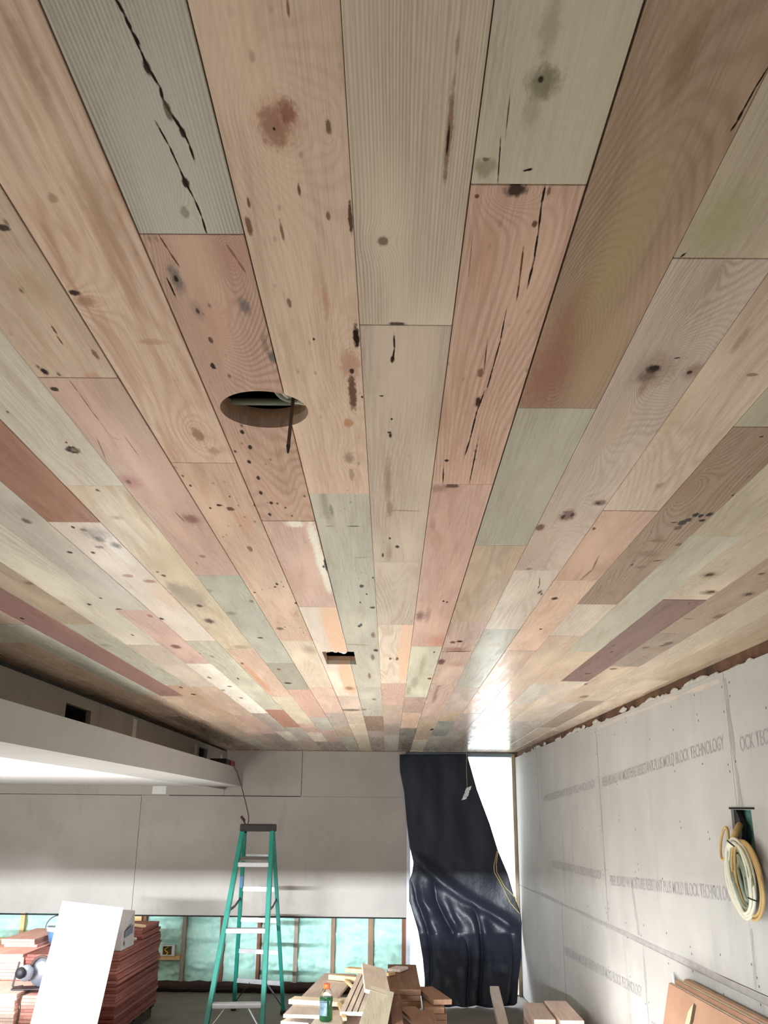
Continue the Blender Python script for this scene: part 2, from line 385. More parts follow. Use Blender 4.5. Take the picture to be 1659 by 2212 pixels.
# lane k lies between seams k and k+1: colour, row (photo) where it ends, next colour, ...
LANES = {
 0: [(205, 174, 147), 1068, (178, 172, 152), 1484, (180, 176, 156), 1547, BROWN, 1579, LILAC, 1592, DUSK],
 1: [(186, 170, 147), 703, (194, 174, 151), 1215, (192, 172, 148), 1350, (216, 196, 170), 1476, PINK, 1523, (188, 160, 138), 1563, DUSK, 1588, GREY],
 2: [(178, 166, 142), 401, (192, 154, 130), 1047, (198, 158, 138), 1397, (196, 190, 162), 1506, (184, 152, 134), 1540, PEACH, 1573, (142, 134, 118), 1597, (146, 130, 114)],
 3: [(160, 132, 106), 882, (174, 168, 144), 1179, (182, 156, 126), 1344, (190, 160, 140), 1440, (196, 166, 146), 1553, TAN, 1598, CREAM],
 4: [(168, 153, 126), 559, (186, 166, 148), 1233, (206, 190, 168), 1360, (168, 164, 146), 1486, LILAC, 1538, TAN, 1558, (146, 146, 134), 1591, GREY],
 5: [(188, 166, 140), 1104, (190, 152, 126), 1254, PEACH, 1405, (200, 168, 142), 1542, LILAC, 1580, GREY],
 6: [(170, 160, 132), 923, (156, 130, 104), 1306, (200, 184, 162), 1374, (194, 168, 140), 1494, PINK, 1562, LILAC],
 7: [(180, 166, 136), 1159, (174, 168, 144), 1408, (198, 170, 140), 1477, (190, 182, 166), 1521, TAN, 1568, GREY],
 8: [(188, 170, 144), 1296, (126, 88, 78), 1472, (200, 182, 158), 1559, LILAC],
 9: [(166, 142, 114), 1369, (154, 134, 112), 1440, TAN, 1518, (188, 174, 156), 1590, GREY],
 10: [(184, 168, 140), 1514, (160, 138, 114), 1572, PALE],
 11: [(184, 164, 132), 1470, PALE, 1580, TAN],
 12: [(180, 160, 130), 1500, TAN],
 -1: [(168, 164, 148), 508, (192, 154, 130), 1126, (202, 164, 146), 1311, (218, 200, 178), 1504, (200, 174, 154), 1540, PALE, 1565, (208, 190, 158)],
 -2: [(201, 169, 144), 1001, (204, 170, 142), 1385, (206, 186, 160), 1485, (210, 174, 150), 1540, LILAC, 1570, TAN, 1592, SAGE],
 -3: [(191, 165, 139), 816, (198, 162, 142), 1243, (176, 174, 154), 1433, (156, 150, 130), 1490, (204, 158, 136), 1549, GREY, 1578, PINK, 1602, DUSK],
 -4: [(186, 178, 158), 1050, (204, 186, 154), 1402, (208, 174, 146), 1505, YELL, 1563, PINK, 1582, CREAM, 1602, DUSK],
 -5: [(164, 116, 90), 1128, (214, 200, 182), 1385, (184, 180, 156), 1533, TERRA, 1571, GREY, 1596, TAN],
 -6: [(196, 188, 172), 1317, (210, 172, 154), 1434, WHITE, 1541, LILAC, 1580, CREAM, 1600, TAN],
 -7: [(222, 214, 192), 1394, (214, 196, 174), 1484, (200, 170, 144), 1545, PINK, 1585, DUSK],
 -8: [(190, 170, 142), 1348, (184, 182, 160), 1480, (196, 162, 132), 1550, PEACH, 1588, TAN],
 -9: [(154, 112, 102), 1504, (200, 170, 142), 1560, TAN, 1596, SAGE],
 -10: [(202, 176, 152), 1349, (184, 184, 162), 1500, (204, 174, 144), 1556, (176, 146, 120)],
 -11: [(196, 194, 168), 1388, (206, 176, 142), 1548, (146, 120, 96)],
 -12: [(204, 176, 140), 1470, (186, 154, 124)], -13: [(190, 164, 130), 1500, (170, 138, 112)],
}
STYLE = {  # (lane, index) -> band, freq, spk, blot
 (-1, 0): (0.9, 60, 0.05, 0.1, 1500), (-1, 1): (0.62, 110, 0.9, 0.5), (-1, 2): (0.15, 40, 0.2, 0.6), (-1, 3): (0.08, 40, 0.05, 0.15),
 (0, 0): (0.26, 55, 0.35, 0.5), (0, 1): (0.10, 40, 0.35, 0.35), (1, 0): (0.6, 50, 0.03, 0.15, 1700), (1, 1): (0.3, 60, 0.10, 0.25, 1100), (1, 2): (0.5, 70, 0.0, 0.3),
 (2, 0): (0.14, 60, 0.03, 0.2), (2, 1): (0.5, 60, 0.35, 0.6, 700), (2, 2): (0.14, 40, 0.05, 0.4), (2, 3): (0.1, 30, 0.0, 0.2),
 (3, 0): (0.60, 60, 0.05, 0.5), (3, 1): (0.06, 30, 0.0, 0.2), (3, 2): (0.5, 80, 0.0, 0.4), (4, 0): (0.06, 30, 0.0, 0.25), (4, 1): (0.55, 70, 0.05, 0.25, 700),
 (5, 0): (0.34, 60, 0.10, 0.55), (5, 1): (0.18, 50, 0.1, 0.5), (6, 1): (0.65, 70, 0.45, 0.4, 800), (6, 0): (0.08, 30, 0, 0.2), (7, 0): (0.3, 50, 0, 0.4), (7, 1): (0.12, 40, 0.0, 0.4),
 (8, 1): (0.1, 30, 0.4, 0.2), (-2, 0): (0.5, 38, 0.15, 1.0), (-2, 1): (0.18, 50, 1.0, 0.5), (-3, 0): (0.2, 50, 1.0, 0.5), (-3, 1): (0.14, 40, 0.05, 0.35),
 (-4, 0): (0.34, 40, 0.05, 0.2), (-4, 1): (0.18, 40, 0.1, 0.5), (-5, 0): (0.06, 30, 0.0, 0.3), (-5, 1): (0.1, 40, 0.2, 0.2), (-3, 2): (0.06, 30, 0.05, 0.4),
 (-9, 0): (0.05, 30, 0.05, 0.15),
}
DK = (38, 27, 20); BR = (98, 62, 45); BL = (70, 82, 84); GY = (112, 106, 92)
def crack(pts, w, col=DK, st=0.95): return ('c', pts, w * 1.5, col, st)
def k_(px, py, w, h, col=DK, st=0.85, soft=0.5, warp=0.0): return ('k', px, py, w, h, col, st, soft, warp)
MARKS = {
 (-1, 0): [k_(330, 250, 170, 420, (186, 180, 166), 0.55, 0.9), crack([(248, -5), (268, 32), (285, 70), (302, 98)], 5.5), crack([(285, 70), (303, 110), (318, 145)], 4), crack([(318, 145), (345, 190), (352, 215), (368, 245), (395, 285)], 5), crack([(395, 285), (408, 312), (420, 348)], 3.5),
           k_(318, 148, 14, 34), k_(362, 240, 14, 46, (84, 66, 52), 0.7), k_(395, 288, 12, 22), crack([(338, 268), (366, 318), (386, 362), (402, 398)], 3.2), k_(402, 396, 15, 22), crack([(402, 398), (420, 432), (436, 470), (446, 506)], 3), k_(399, 460, 18, 24, (132, 124, 110), 0.7, 0.5, 0.25)],
 (-1, 1): [k_(380, 603, 26, 66, BL, 0.6, 0.8), k_(380, 603, 9, 14), k_(427, 673, 22, 44, BL, 0.35, 0.9), k_(427, 673, 8, 12), k_(455, 735, 9, 14), k_(460, 792, 10, 14), k_(523, 934, 8, 10), k_(540, 967, 9, 9), k_(538, 998, 8, 8), k_(558, 1033, 8, 8), k_(563, 1065, 8, 8), k_(586, 1087, 7, 7), k_(583, 1112, 8, 7),
           k_(528, 662, 22, 40, BL, 0.6, 0.8), k_(590, 772, 22, 26, BL, 0.7, 0.7), k_(572, 745, 14, 46, (96, 84, 70), 0.5, 0.8), crack([(345, 512), (366, 545), (386, 575)], 3, BR), crack([(490, 530), (512, 562), (530, 590)], 4, BR), crack([(360, 600), (378, 640)], 3), k_(500, 560, 90, 150, (176, 134, 114), 0.35, 0.9, 0.7), k_(470, 700, 80, 110, (184, 140, 122), 0.3, 0.9, 0.6)],
 (-1, 2): [k_(637, 1131, 40, 16, WHITE, 0.8, 0.6), k_(678, 1162, 20, 70, WHITE, 0.8, 0.6), k_(694, 1215, 22, 66, WHITE, 0.85, 0.6), k_(706, 1255, 16, 60, WHITE, 0.7, 0.6), k_(704, 1222, 6, 26), k_(699, 1224, 5, 6), k_(640, 1255, 50, 60, (186, 148, 128), 0.5, 0.9)],
 (-1, 3): [k_(728, 1370, 46, 130, PEACH, 0.85, 0.25), k_(752, 1470, 30, 70, PEACH, 0.85, 0.25), k_(755, 1487, 22, 9, BR, 0.6, 0.8)],
 (-1, 4): [k_(758, 1534, 40, 5, (104, 88, 72), 0.8, 0.5)],
 (-1, 6): [k_(700, 1588, 24, 6, (70, 54, 42), 0.9, 0.6), k_(724, 1588, 14, 5, (70, 54, 42), 0.9, 0.6)],
 (0, 0): [k_(600, 268, 96, 120, (168, 122, 98), 0.55, 0.8, 0.9), k_(592, 275, 58, 84, (138, 100, 80), 0.6, 0.6), k_(622, 245, 34, 56, (132, 84, 64), 0.7, 0.5), k_(592, 279, 6, 8), k_(710, 276, 12, 34, (104, 76, 58), 0.8, 0.6, 0.3), k_(622, 18, 7, 40, (128, 82, 62), 0.8, 0.6), k_(646, 410, 7, 30, BR, 0.8), k_(537, 438, 7, 22, BR, 0.8), k_(538, 490, 13, 40, BR, 0.75), k_(709, 467, 9, 20, BR, 0.7), k_(609, 500, 7, 42, BR, 0.7),
          k_(757, 474, 9, 70, (86, 70, 54), 0.9, 0.4), k_(770, 728, 13, 52, DK, 0.9, 0.5), k_(758, 790, 44, 66, (156, 104, 82), 0.5, 0.7, 0.8), k_(760, 803, 10, 12), k_(762, 850, 17, 76, (92, 66, 48), 0.85, 0.5), k_(752, 914, 20, 18, (168, 118, 78), 0.7), k_(754, 990, 22, 22, BR, 0.5, 0.8, 0.3), k_(625, 655, 10, 20, BR, 0.7), k_(703, 650, 18, 100, (168, 126, 100), 0.5, 0.9), k_(678, 733, 6, 6), k_(760, 1025, 10, 26, BR, 0.4), k_(782, 858, 5, 6), k_(590, 930, 40, 120, (170, 128, 106), 0.4, 0.9)],
 (0, 1): [k_(702, 1088, 18, 90, (134, 128, 112), 0.6, 0.9), k_(716, 1104, 9, 28, (110, 102, 88), 0.6, 0.6), crack([(751, 1138), (778, 1138)], 2), crack([(704, 1138), (722, 1138)], 1.5, GY), k_(781, 1267, 9, 7), k_(805, 1313, 12, 4), k_(778, 1302, 4, 4), k_(780, 1350, 5, 6), crack([(762, 1206), (798, 1205)], 1.5, GY), k_(806, 1249, 4, 4), k_(792, 1284, 4, 4), k_(776, 1353, 6, 6), crack([(748, 1392), (795, 1394)], 2, BR), k_(806, 1372, 9, 12, BR, 0.7), k_(805, 1420, 8, 12, BR, 0.7), k_(798, 1460, 6, 12, BR, 0.7), k_(812, 1405, 10, 6), k_(725, 1290, 30, 90, (150, 146, 128), 0.4, 0.9)],
 (0, 2): [k_(785, 1533, 14, 4, (104, 88, 72), 0.7), k_(808, 1511, 9, 4, BR, 0.6)],
 (1, 0): [k_(970, 292, 13, 220, (124, 94, 76), 0.75, 0.5), k_(968, 300, 5, 70), k_(988, 95, 9, 60, (126, 116, 98), 0.6, 0.7), k_(828, 521, 22, 20, (110, 92, 72), 0.8, 0.6, 0.5), k_(858, 700, 40, 9, DK, 0.8, 0.6)],
 (1, 1): [crack([(851, 722), (852, 752), (848, 780)], 3), k_(848, 776, 9, 16), k_(843, 940, 7, 10), k_(841, 934, 9, 5), k_(858, 1181, 9, 6), k_(842, 1163, 5, 5), k_(827, 1199, 5, 9), k_(838, 1040, 16, 90, (138, 112, 92), 0.6, 0.9), k_(842, 1100, 14, 30, (120, 96, 78), 0.6, 0.8), crack([(848, 1102), (908, 1104)], 2, BR, 0.6), k_(846, 905, 5, 5), k_(824, 855, 10, 3), k_(840, 1195, 14, 40, (140, 116, 96), 0.5, 0.9)],
 (1, 3): [k_(876, 1410, 30, 130, PEACH, 0.8, 0.3), k_(843, 1423, 6, 5, BR), k_(858, 1423, 6, 7, BR)],
 (2, 0): [k_(1174, 178, 76, 74, (104, 98, 74), 0.7, 0.8, 0.8), k_(1168, 172, 12, 16), k_(1188, 60, 46, 190, (138, 132, 104), 0.5, 0.9), k_(1150, 235, 40, 100, (136, 130, 102), 0.4, 0.9), crack([(1102, 204), (1093, 286)], 2, (96, 74, 50)), crack([(1081, 310), (1075, 398)], 2, DK), k_(1048, 362, 46, 42, (128, 120, 92), 0.6, 0.6, 0.4), k_(1050, 345, 18, 9, (90, 84, 64), 0.7), crack([(1130, 370), (1152, 365)], 3)],
 (2, 1): [k_(1115, 411, 48, 32, (66, 52, 44), 0.9, 0.55, 0.9), crack([(1178, 400), (1170, 440), (1163, 500), (1154, 560), (1140, 620)], 3.2), k_(1155, 486, 12, 16, BR), k_(1030, 425, 10, 10, BR), k_(1186, 412, 8, 20, BR, 0.7), crack([(1130, 540), (1122, 610), (1116, 650)], 3, BR), crack([(1092, 680), (1080, 740), (1066, 790), (1052, 840)], 2.4), crack([(1045, 850), (1030, 890), (1015, 950), (1004, 985)], 2.6), k_(1032, 868, 10, 22), k_(1038, 806, 14, 18, BR, 0.7), crack([(1032, 955), (1014, 1044)], 2), crack([(958, 1010), (957, 1044)], 1.8), crack([(1052, 740), (1046, 800)], 2, BR), k_(965, 995, 10, 5), crack([(1020, 520), (1012, 600)], 2, BR, 0.6), k_(1050, 560, 60, 200, (182, 142, 118), 0.4, 0.9)],
 (2, 2): [k_(975, 1050, 30, 9, DK, 0.7), k_(948, 1056, 40, 16, BR, 0.4, 0.9), k_(907, 1331, 20, 22, (96, 66, 58), 0.7, 0.8), k_(924, 1330, 14, 30, BR, 0.4, 0.9), k_(958, 1299, 4.5, 4), k_(966, 1301, 4.5, 4), k_(935, 1135, 14, 30, BR, 0.3, 0.9), k_(950, 1385, 60, 26, (182, 128, 108), 0.6, 0.9)],
 (2, 3): [k_(912, 1440, 12, 50, (158, 152, 128), 0.7, 0.8), k_(896, 1474, 16, 30, (148, 142, 120), 0.7, 0.8), k_(882, 1492, 12, 22, (140, 134, 112), 0.7, 0.8), k_(938, 1409, 4, 4, BR), k_(928, 1466, 10, 4, BR)],
 (3, 0): [k_(1190, 800, 130, 230, (134, 90, 72), 0.6, 0.9, 1.5), k_(1240, 690, 60, 160, (136, 96, 76), 0.4, 0.9, 0.6), k_(1330, 560, 110, 420, (158, 138, 102), 0.6, 0.95), k_(1280, 800, 90, 200, (158, 134, 102), 0.5, 0.95), crack([(1578, 284), (1592, 262), (1606, 236)], 4, DK), crack([(1606, 236), (1630, 192), (1662, 140)], 3), k_(1480, 120, 60, 200, (124, 96, 74), 0.5, 0.9)],
 (3, 3): [crack([(960, 1408), (1018, 1407)], 4, (74, 46, 42)), k_(985, 1403, 50, 10, (130, 88, 78), 0.6, 0.8), k_(953, 1430, 16, 12, (84, 58, 50), 0.8), k_(993, 1386, 14, 4), k_(978, 1388, 12, 5, BR), k_(985, 1434, 50, 10, (160, 126, 110), 0.5, 0.9)],
 (3, 4): [k_(942, 1494, 8, 24, (146, 118, 108), 0.8, 0.5), k_(938, 1510, 8, 18, (146, 118, 108), 0.8, 0.5), crack([(944, 1482), (954, 1483)], 1.5)],
 (3, 5): [k_(933, 1576, 8, 4)],
 (4, 0): [k_(1560, 480, 120, 160, (152, 146, 108), 0.6, 0.9), crack([(1470, 556), (1482, 546)], 4)],
 (4, 1): [k_(1413, 800, 96, 78, (128, 108, 92), 0.55, 0.9, 1.0), k_(1412, 797, 30, 18, (28, 20, 16), 0.95, 0.6), k_(1398, 812, 40, 26, (84, 70, 58), 0.6, 0.8), k_(1390, 836, 16, 40, (124, 102, 84), 0.6, 0.8), k_(1496, 802, 40, 36, (128, 104, 88), 0.65, 0.8, 0.7), k_(1489, 804, 12, 8), crack([(1456, 774), (1470, 772)], 2.5), k_(1540, 600, 26, 70, (152, 132, 112), 0.5, 0.8, 0.4), k_(1226, 1113, 34, 24, (104, 70, 64), 0.75, 0.6, 0.8), k_(1217, 1116, 8, 8), k_(1236, 1112, 8, 8), k_(1167, 1139, 18, 14, (100, 66, 56), 0.8, 0.5, 0.6), k_(1296, 1086, 28, 12, BR, 0.7), k_(1292, 1087, 12, 5), k_(1143, 1229, 14, 4, BR, 0.6), k_(1160, 1182, 50, 60, (176, 152, 136), 0.4, 0.9, 0.8), k_(1330, 930, 40, 120, (178, 158, 134), 0.5, 0.9, 0.5)],
 (4, 2): [crack([(1166, 1250), (1165, 1266), (1162, 1272)], 1.6, BR), k_(1166, 1280, 8, 8, DK, 0.7), k_(1170, 1284, 4, 5)],
 (5, 0): [k_(1600, 735, 16, 60, (128, 104, 78), 0.55, 0.8), k_(1625, 810, 22, 8, BR, 0.6), k_(1440, 900, 70, 120, (160, 136, 104), 0.35, 0.95, 0.5), k_(1425, 1050, 16, 14, (132, 106, 74), 0.6, 0.8)],
 (5, 1): [crack([(1292, 1204), (1280, 1230), (1255, 1252)], 3, BR, 0.7), k_(1283, 1142, 8, 6, BR), k_(1340, 1200, 40, 30, (174, 132, 108), 0.4, 0.9)],
 (5, 2): [k_(1198, 1293, 14, 6, (66, 42, 30), 0.9), k_(1168, 1359, 6, 3), k_(1114, 1415, 20, 6, BR, 0.6, 0.8)],
 (5, 3): [k_(1150, 1443, 10, 3, DK, 0.8)],
 (6, 1): [k_(1503, 1112, 14, 9, (24, 22, 18), 0.95), k_(1514, 1114, 10, 7, (24, 22, 18), 0.95), k_(1533, 1111, 15, 10, (24, 22, 18), 0.95), k_(1517, 1124, 12, 6, (24, 22, 18), 0.95), k_(1487, 1123, 14, 9, (28, 24, 20), 0.95), k_(1474, 1129, 18, 12, (34, 30, 24), 0.9), k_(1465, 1140, 14, 10, (50, 44, 34), 0.7), crack([(1449, 1129), (1463, 1128)], 3), k_(1466, 1176, 15, 6, BR, 0.8), k_(1418, 1168, 40, 6, (108, 84, 62), 0.6), k_(1400, 1196, 40, 16, (112, 86, 66), 0.6, 0.9), crack([(1410, 1213), (1430, 1209)], 2.5), k_(1480, 1060, 40, 60, (140, 112, 88), 0.4, 0.9, 0.7), k_(1586, 1070, 12, 4), k_(1645, 943, 8, 4), k_(1365, 1220, 5, 5), k_(1385, 1225, 20, 6, BR, 0.5)],
 (7, 1): [k_(1450, 1200, 26, 60, (140, 134, 104), 0.55, 0.9), k_(1380, 1250, 26, 70, (146, 142, 112), 0.5, 0.9)],
 (8, 0): [k_(1533, 1242, 40, 14, (128, 98, 70), 0.6, 0.8, 0.4), k_(1533, 1242, 18, 7, DK, 0.85), k_(1532, 1280, 36, 10, (110, 88, 64), 0.75, 0.7, 0.3), k_(1536, 1279, 14, 5)],
 (8, 1): [k_(1325, 1395, 5, 4), k_(1321, 1408, 5, 3), k_(1489, 1302, 4, 3), k_(1440, 1332, 30, 6, (120, 70, 66), 0.5), k_(1270, 1455, 12, 3)],
 (9, 0): [k_(1617, 1284, 30, 10, (104, 76, 52), 0.7, 0.8, 0.4), k_(1617, 1284, 12, 5), k_(1555, 1331, 22, 11, (98, 74, 52), 0.75, 0.7, 0.3), k_(1645, 1240, 14, 5, BR), k_(1487, 1337, 24, 3, BR, 0.6)],
 (9, 1): [k_(1396, 1399, 15, 5), k_(1444, 1390, 20, 8, DK, 0.7), k_(1431, 1395, 12, 4), k_(1410, 1400, 60, 14, (128, 106, 86), 0.5, 0.9)],
 (9, 2): [k_(1325, 1445, 16, 4, BR), k_(1262, 1505, 18, 6, BR, 0.7), k_(1265, 1478, 8, 3)],
 (10, 0): [k_(1576, 1394, 8, 4), k_(1557, 1400, 8, 4, BR)],
 (-2, 0): [k_(160, 634, 22, 12, DK, 0.85), k_(186, 652, 50, 24, (148, 108, 86), 0.6, 0.8, 0.5), k_(428, 940, 24, 28, (140, 104, 80), 0.75, 0.5, 0.8), k_(462, 975, 24, 16, (156, 120, 94), 0.6, 0.7), k_(115, 430, 22, 22, (150, 122, 98), 0.6), k_(60, 130, 40, 240, (150, 122, 100), 0.5, 0.95), k_(215, 460, 60, 200, (164, 134, 108), 0.5, 0.95), k_(330, 740, 60, 12, (150, 116, 92), 0.4)],
 (-2, 1): [k_(474, 1092, 14, 5), k_(498, 1100, 16, 8, BR), k_(454, 1098, 5, 4), k_(496, 1073, 4, 4), k_(598, 1262, 6, 5), k_(594, 1268, 6, 4), k_(640, 1303, 7, 5), k_(540, 1186, 10, 12, BR, 0.7), k_(605, 1358, 16, 6, BR, 0.7), k_(550, 1280, 6, 3, BR), k_(530, 1130, 30, 40, (196, 146, 118), 0.5, 0.9)],
 (-2, 2): [k_(670, 1405, 30, 18, (150, 128, 106), 0.6, 0.9), k_(690, 1400, 12, 22, (170, 146, 122), 0.5, 0.9)],
 (-3, 0): [k_(97, 802, 14, 14, DK, 0.95), k_(8, 492, 26, 16, DK, 0.8), k_(117, 712, 5, 18, BR), k_(130, 735, 4, 22, BR), k_(206, 765, 10, 22, BR, 0.7), k_(30, 800, 50, 40, (164, 134, 104), 0.5, 0.9), k_(200, 812, 30, 16, (176, 134, 112), 0.5), k_(70, 620, 70, 80, (164, 142, 106), 0.4, 0.9)],
 (-3, 1): [k_(118, 840, 16, 9, DK, 0.85), k_(281, 1040, 42, 30, (156, 104, 94), 0.65, 0.8, 0.5), k_(278, 1041, 10, 8, BR), crack([(148, 818), (172, 850), (200, 890), (212, 905)], 1.8, BR, 0.7), crack([(212, 905), (240, 945), (262, 950)], 1.4, BR, 0.4), crack([(210, 948), (228, 990)], 1.8, BR, 0.7), crack([(272, 946), (302, 988)], 1.6, BR, 0.7), k_(413, 1121, 34, 20, (128, 88, 82), 0.75, 0.7, 0.4), k_(437, 1202, 16, 6, BR, 0.5), k_(425, 1216, 3, 8, BR, 0.6), crack([(376, 1104), (400, 1128)], 1.5, BR)],
 (-3, 2): [k_(499, 1325, 22, 7, (96, 92, 80), 0.8, 0.7), k_(543, 1299, 10, 6, (110, 104, 90), 0.8), k_(562, 1378, 12, 3), k_(452, 1276, 14, 7, (124, 120, 104), 0.6), k_(510, 1340, 30, 60, (144, 140, 124), 0.5, 0.95)],
 (-3, 3): [k_(622, 1476, 16, 4, DK, 0.8), k_(602, 1446, 8, 4, BR)],
 (-4, 0): [k_(157, 972, 26, 16, (48, 38, 26), 0.9, 0.4, 0.6), k_(160, 972, 14, 8, (118, 100, 76), 0.8, 0.4), k_(143, 956, 5, 4), k_(16, 890, 5, 5, BR), k_(40, 830, 30, 160, (172, 156, 136), 0.5, 0.9, 0.4)],
 (-4, 1): [k_(252, 1119, 10, 5), k_(252, 1119, 30, 10, (160, 138, 110), 0.6), k_(211, 1060, 9, 6, BR), k_(408, 1288, 70, 52, (150, 138, 124), 0.7, 0.6), k_(375, 1270, 30, 26, (150, 138, 124), 0.6, 0.7), k_(431, 1309, 14, 6, (84, 72, 58), 0.9), k_(452, 1342, 20, 12, (78, 66, 56), 0.85, 0.7), k_(447, 1357, 10, 6, (170, 150, 122), 0.8), k_(354, 1244, 10, 5, BR), k_(340, 1236, 6, 4, BR), k_(520, 1398, 40, 8, BR, 0.4, 0.8), k_(330, 1215, 50, 40, (182, 160, 132), 0.5, 0.9)],
 (-4, 2): [k_(560, 1470, 14, 70, (186, 134, 104), 0.7, 0.8), k_(523, 1433, 6, 4, BR)],
 (-5, 1): [k_(205, 1152, 60, 26, (128, 122, 112), 0.6, 0.9), k_(215, 1165, 24, 14, (84, 80, 74), 0.7, 0.8), k_(250, 1178, 22, 14, (84, 80, 74), 0.75, 0.8), k_(201, 1194, 9, 5), k_(158, 1139, 8, 5), k_(180, 1145, 14, 7, (92, 88, 82), 0.7), k_(215, 1182, 18, 6, (104, 98, 90), 0.7), k_(276, 1244, 22, 7, (150, 104, 76), 0.7), k_(324, 1256, 28, 7, (140, 102, 88), 0.75), k_(349, 1337, 9, 5), k_(360, 1290, 60, 60, PEACH, 0.35, 0.95)],
 (-5, 2): [k_(430, 1412, 6, 6, BR), k_(458, 1418, 8, 5, (130, 126, 108)), k_(514, 1466, 4, 4)],
 (-5, 4): [k_(591, 1558, 14, 5, BR)],
 (-6, 0): [k_(57, 1125, 18, 12, (86, 76, 66), 0.85, 0.7), k_(151, 1193, 11, 5), k_(217, 1292, 8, 3), k_(60, 1110, 50, 40, (160, 152, 140), 0.5, 0.9), k_(257, 1316, 14, 4)],
 (-6, 1): [k_(380, 1397, 20, 9, (122, 80, 76), 0.85), k_(324, 1331, 10, 6, (140, 100, 96), 0.8)],
 (-6, 2): [k_(452, 1464, 9, 4, GY), k_(496, 1483, 11, 3, GY), k_(482, 1491, 8, 3, GY), k_(521, 1508, 8, 3, GY)],
 (-7, 0): [k_(193, 1306, 9, 4), k_(286, 1372, 5, 4, BR)],
 (-8, 0): [k_(66, 1260, 30, 8, (120, 100, 78), 0.7, 0.8), k_(137, 1305, 20, 5, (140, 116, 92), 0.6)],
 (-8, 2): [k_(391, 1485, 7, 3), k_(418, 1500, 11, 3)],
 (-8, 1): [k_(228, 1394, 22, 7, (142, 140, 120), 0.7, 0.8), k_(275, 1398, 20, 6, (150, 146, 124), 0.6, 0.8)],
 (-9, 0): [k_(48, 1336, 7, 4)],
}
def mark_list(lane, idx, x0, y0):
    out = []
    for mk in MARKS.get((lane, idx), ()):
        if mk[0] == 'k':
            _, px, py, w, h, col, st, soft, wp = mk
            c = onZ(px, py, CEIL); e = onZ(px + w / 2, py, CEIL); a = onZ(px, py - h / 2, CEIL); b = onZ(px, py + h / 2, CEIL)
            # pixels across -> metres across, pixels down -> metres along the board
            out.append((c.x - x0, c.y - y0, max(0.0012, abs(e.x - c.x)), max(0.002, (b.y - a.y) / 2), 0, col, st, soft, wp))
        else:
            _, pts, w, col, st = mk
            q = [onZ(px, py, CEIL) for px, py in pts]
            for a, b, pa in zip(q, q[1:], pts):
                d = b - a; m = (a + b) / 2
                sx = (onZ(pa[0] + 1, pa[1], CEIL) - onZ(pa[0], pa[1], CEIL)).length
                # keep the segment's long axis on local Y
                if abs(d.y) >= abs(d.x): out.append((m.x - x0, m.y - y0, w * sx * 0.5, d.length * 0.56, math.atan2(-d.x, d.y), col, st, 0.55, 0))
                else: out.append((m.x - x0, m.y - y0, d.length * 0.55, w * sx * 0.9, math.atan2(d.y, d.x), col, st, 0.55, 0))
    return out

GAPS = {-2: 0.0016, -1: 0.0022, 0: 0.0018, 2: 0.0012, 3: 0.0026, 5: 0.0012}
rnd = random.Random(21)
n_planks = 0
def plank(lane, idx, c, ya, yb, end_gap):
    global n_planks
    x0 = SEAM[lane] + GAPS.get(lane, 0.0007) / 2; x1 = SEAM[lane + 1] - GAPS.get(lane + 1, 0.0007) / 2
    yb -= end_gap
    cx, cy = (x0 + x1) / 2, (ya + yb) / 2
    dz = rnd.uniform(-0.0006, 0.0006)
    mb = MB().box((cx, cy, CEIL + 0.010 + dz), (x1 - x0, yb - ya, 0.0195), None, 0.0009)
    ms = mark_list(lane, idx, cx, cy) if idx is not None else []
    m = wood('marked_wood', ms) if ms else WOOD
    o = obj('plank', mb, m, ceiling, loc=(cx, cy, CEIL + 0.010))
    st = STYLE.get((lane, idx)) if idx is not None else None
    if st is None: st = (rnd.uniform(0.12, 0.55), rnd.choice((35, 50, 75, 100)), rnd.uniform(0, 0.3), rnd.uniform(0.15, 0.5))
    j = rnd.uniform(0.97, 1.03); g = (c[0] + c[1] + c[2]) / 3
    wood_props(o, tuple(min(255, (g + (v - g) * (0.76 if ya < 2.3 else 0.72)) * (1.06 if ya < 1.0 else 1.0) * j) for v in c), rnd.uniform(0, 40), *st)
    n_planks += 1
    near = abs(cx - RH[0]) < (x1 - x0) / 2 + RH[2] and ya < RH[1] + RH[2] and yb > RH[1] - RH[2]
    if near: cut(o, round_cutter())
    if x0 < SH[1] and x1 > SH[0] and ya < SH[3] and yb > SH[2]: cut(o, square_cutter())
    o.rotation_euler = (rnd.uniform(-0.0006, 0.0006), rnd.uniform(-0.003, 0.003), 0)
    return o
FILL = [TAN, PALE, PINK, PEACH, SAGE, CREAM, GREY, BROWN, STREAK]
for lane in sorted(LANES):
    seq = LANES[lane]; cols = seq[0::2]; rows = seq[1::2]
    cx = (SEAM[lane] + SEAM[lane + 1]) / 2
    ends = [ceil_y(cx, r) for r in rows] + [10.60]
    vis0 = {-13: 4.0, -12: 3.9, -11: 3.5, -10: 3.1, -9: 2.75, -8: 2.4, -7: 2.05, -6: 1.75, -5: 1.45, 12: 3.6, 11: 3.2, 10: 2.8, 9: 2.4, 8: 2.0, 7: 1.65, 6: 1.3}.get(lane, 0.5)
    start = min(vis0, ends[0]) - rnd.uniform(0.25, 0.7)
    if lane in (-1, 0, 1, 2, 3, 4, -2): start = -0.35 - 0.2 * (lane % 3)
    y = start
    while y > -0.9:                                            # boards above and behind the viewer
        y2 = y; y = max(-1.0, y - rnd.uniform(0.9, 1.7))
        plank(lane, None, rnd.choice(FILL), y, y2, 0.0006)
    a = start
    for i, (c, b) in enumerate(zip(cols, ends)):
        plank(lane, i, c, a, b, rnd.choice((0.0006, 0.0010, 0.0016)))
        a = b
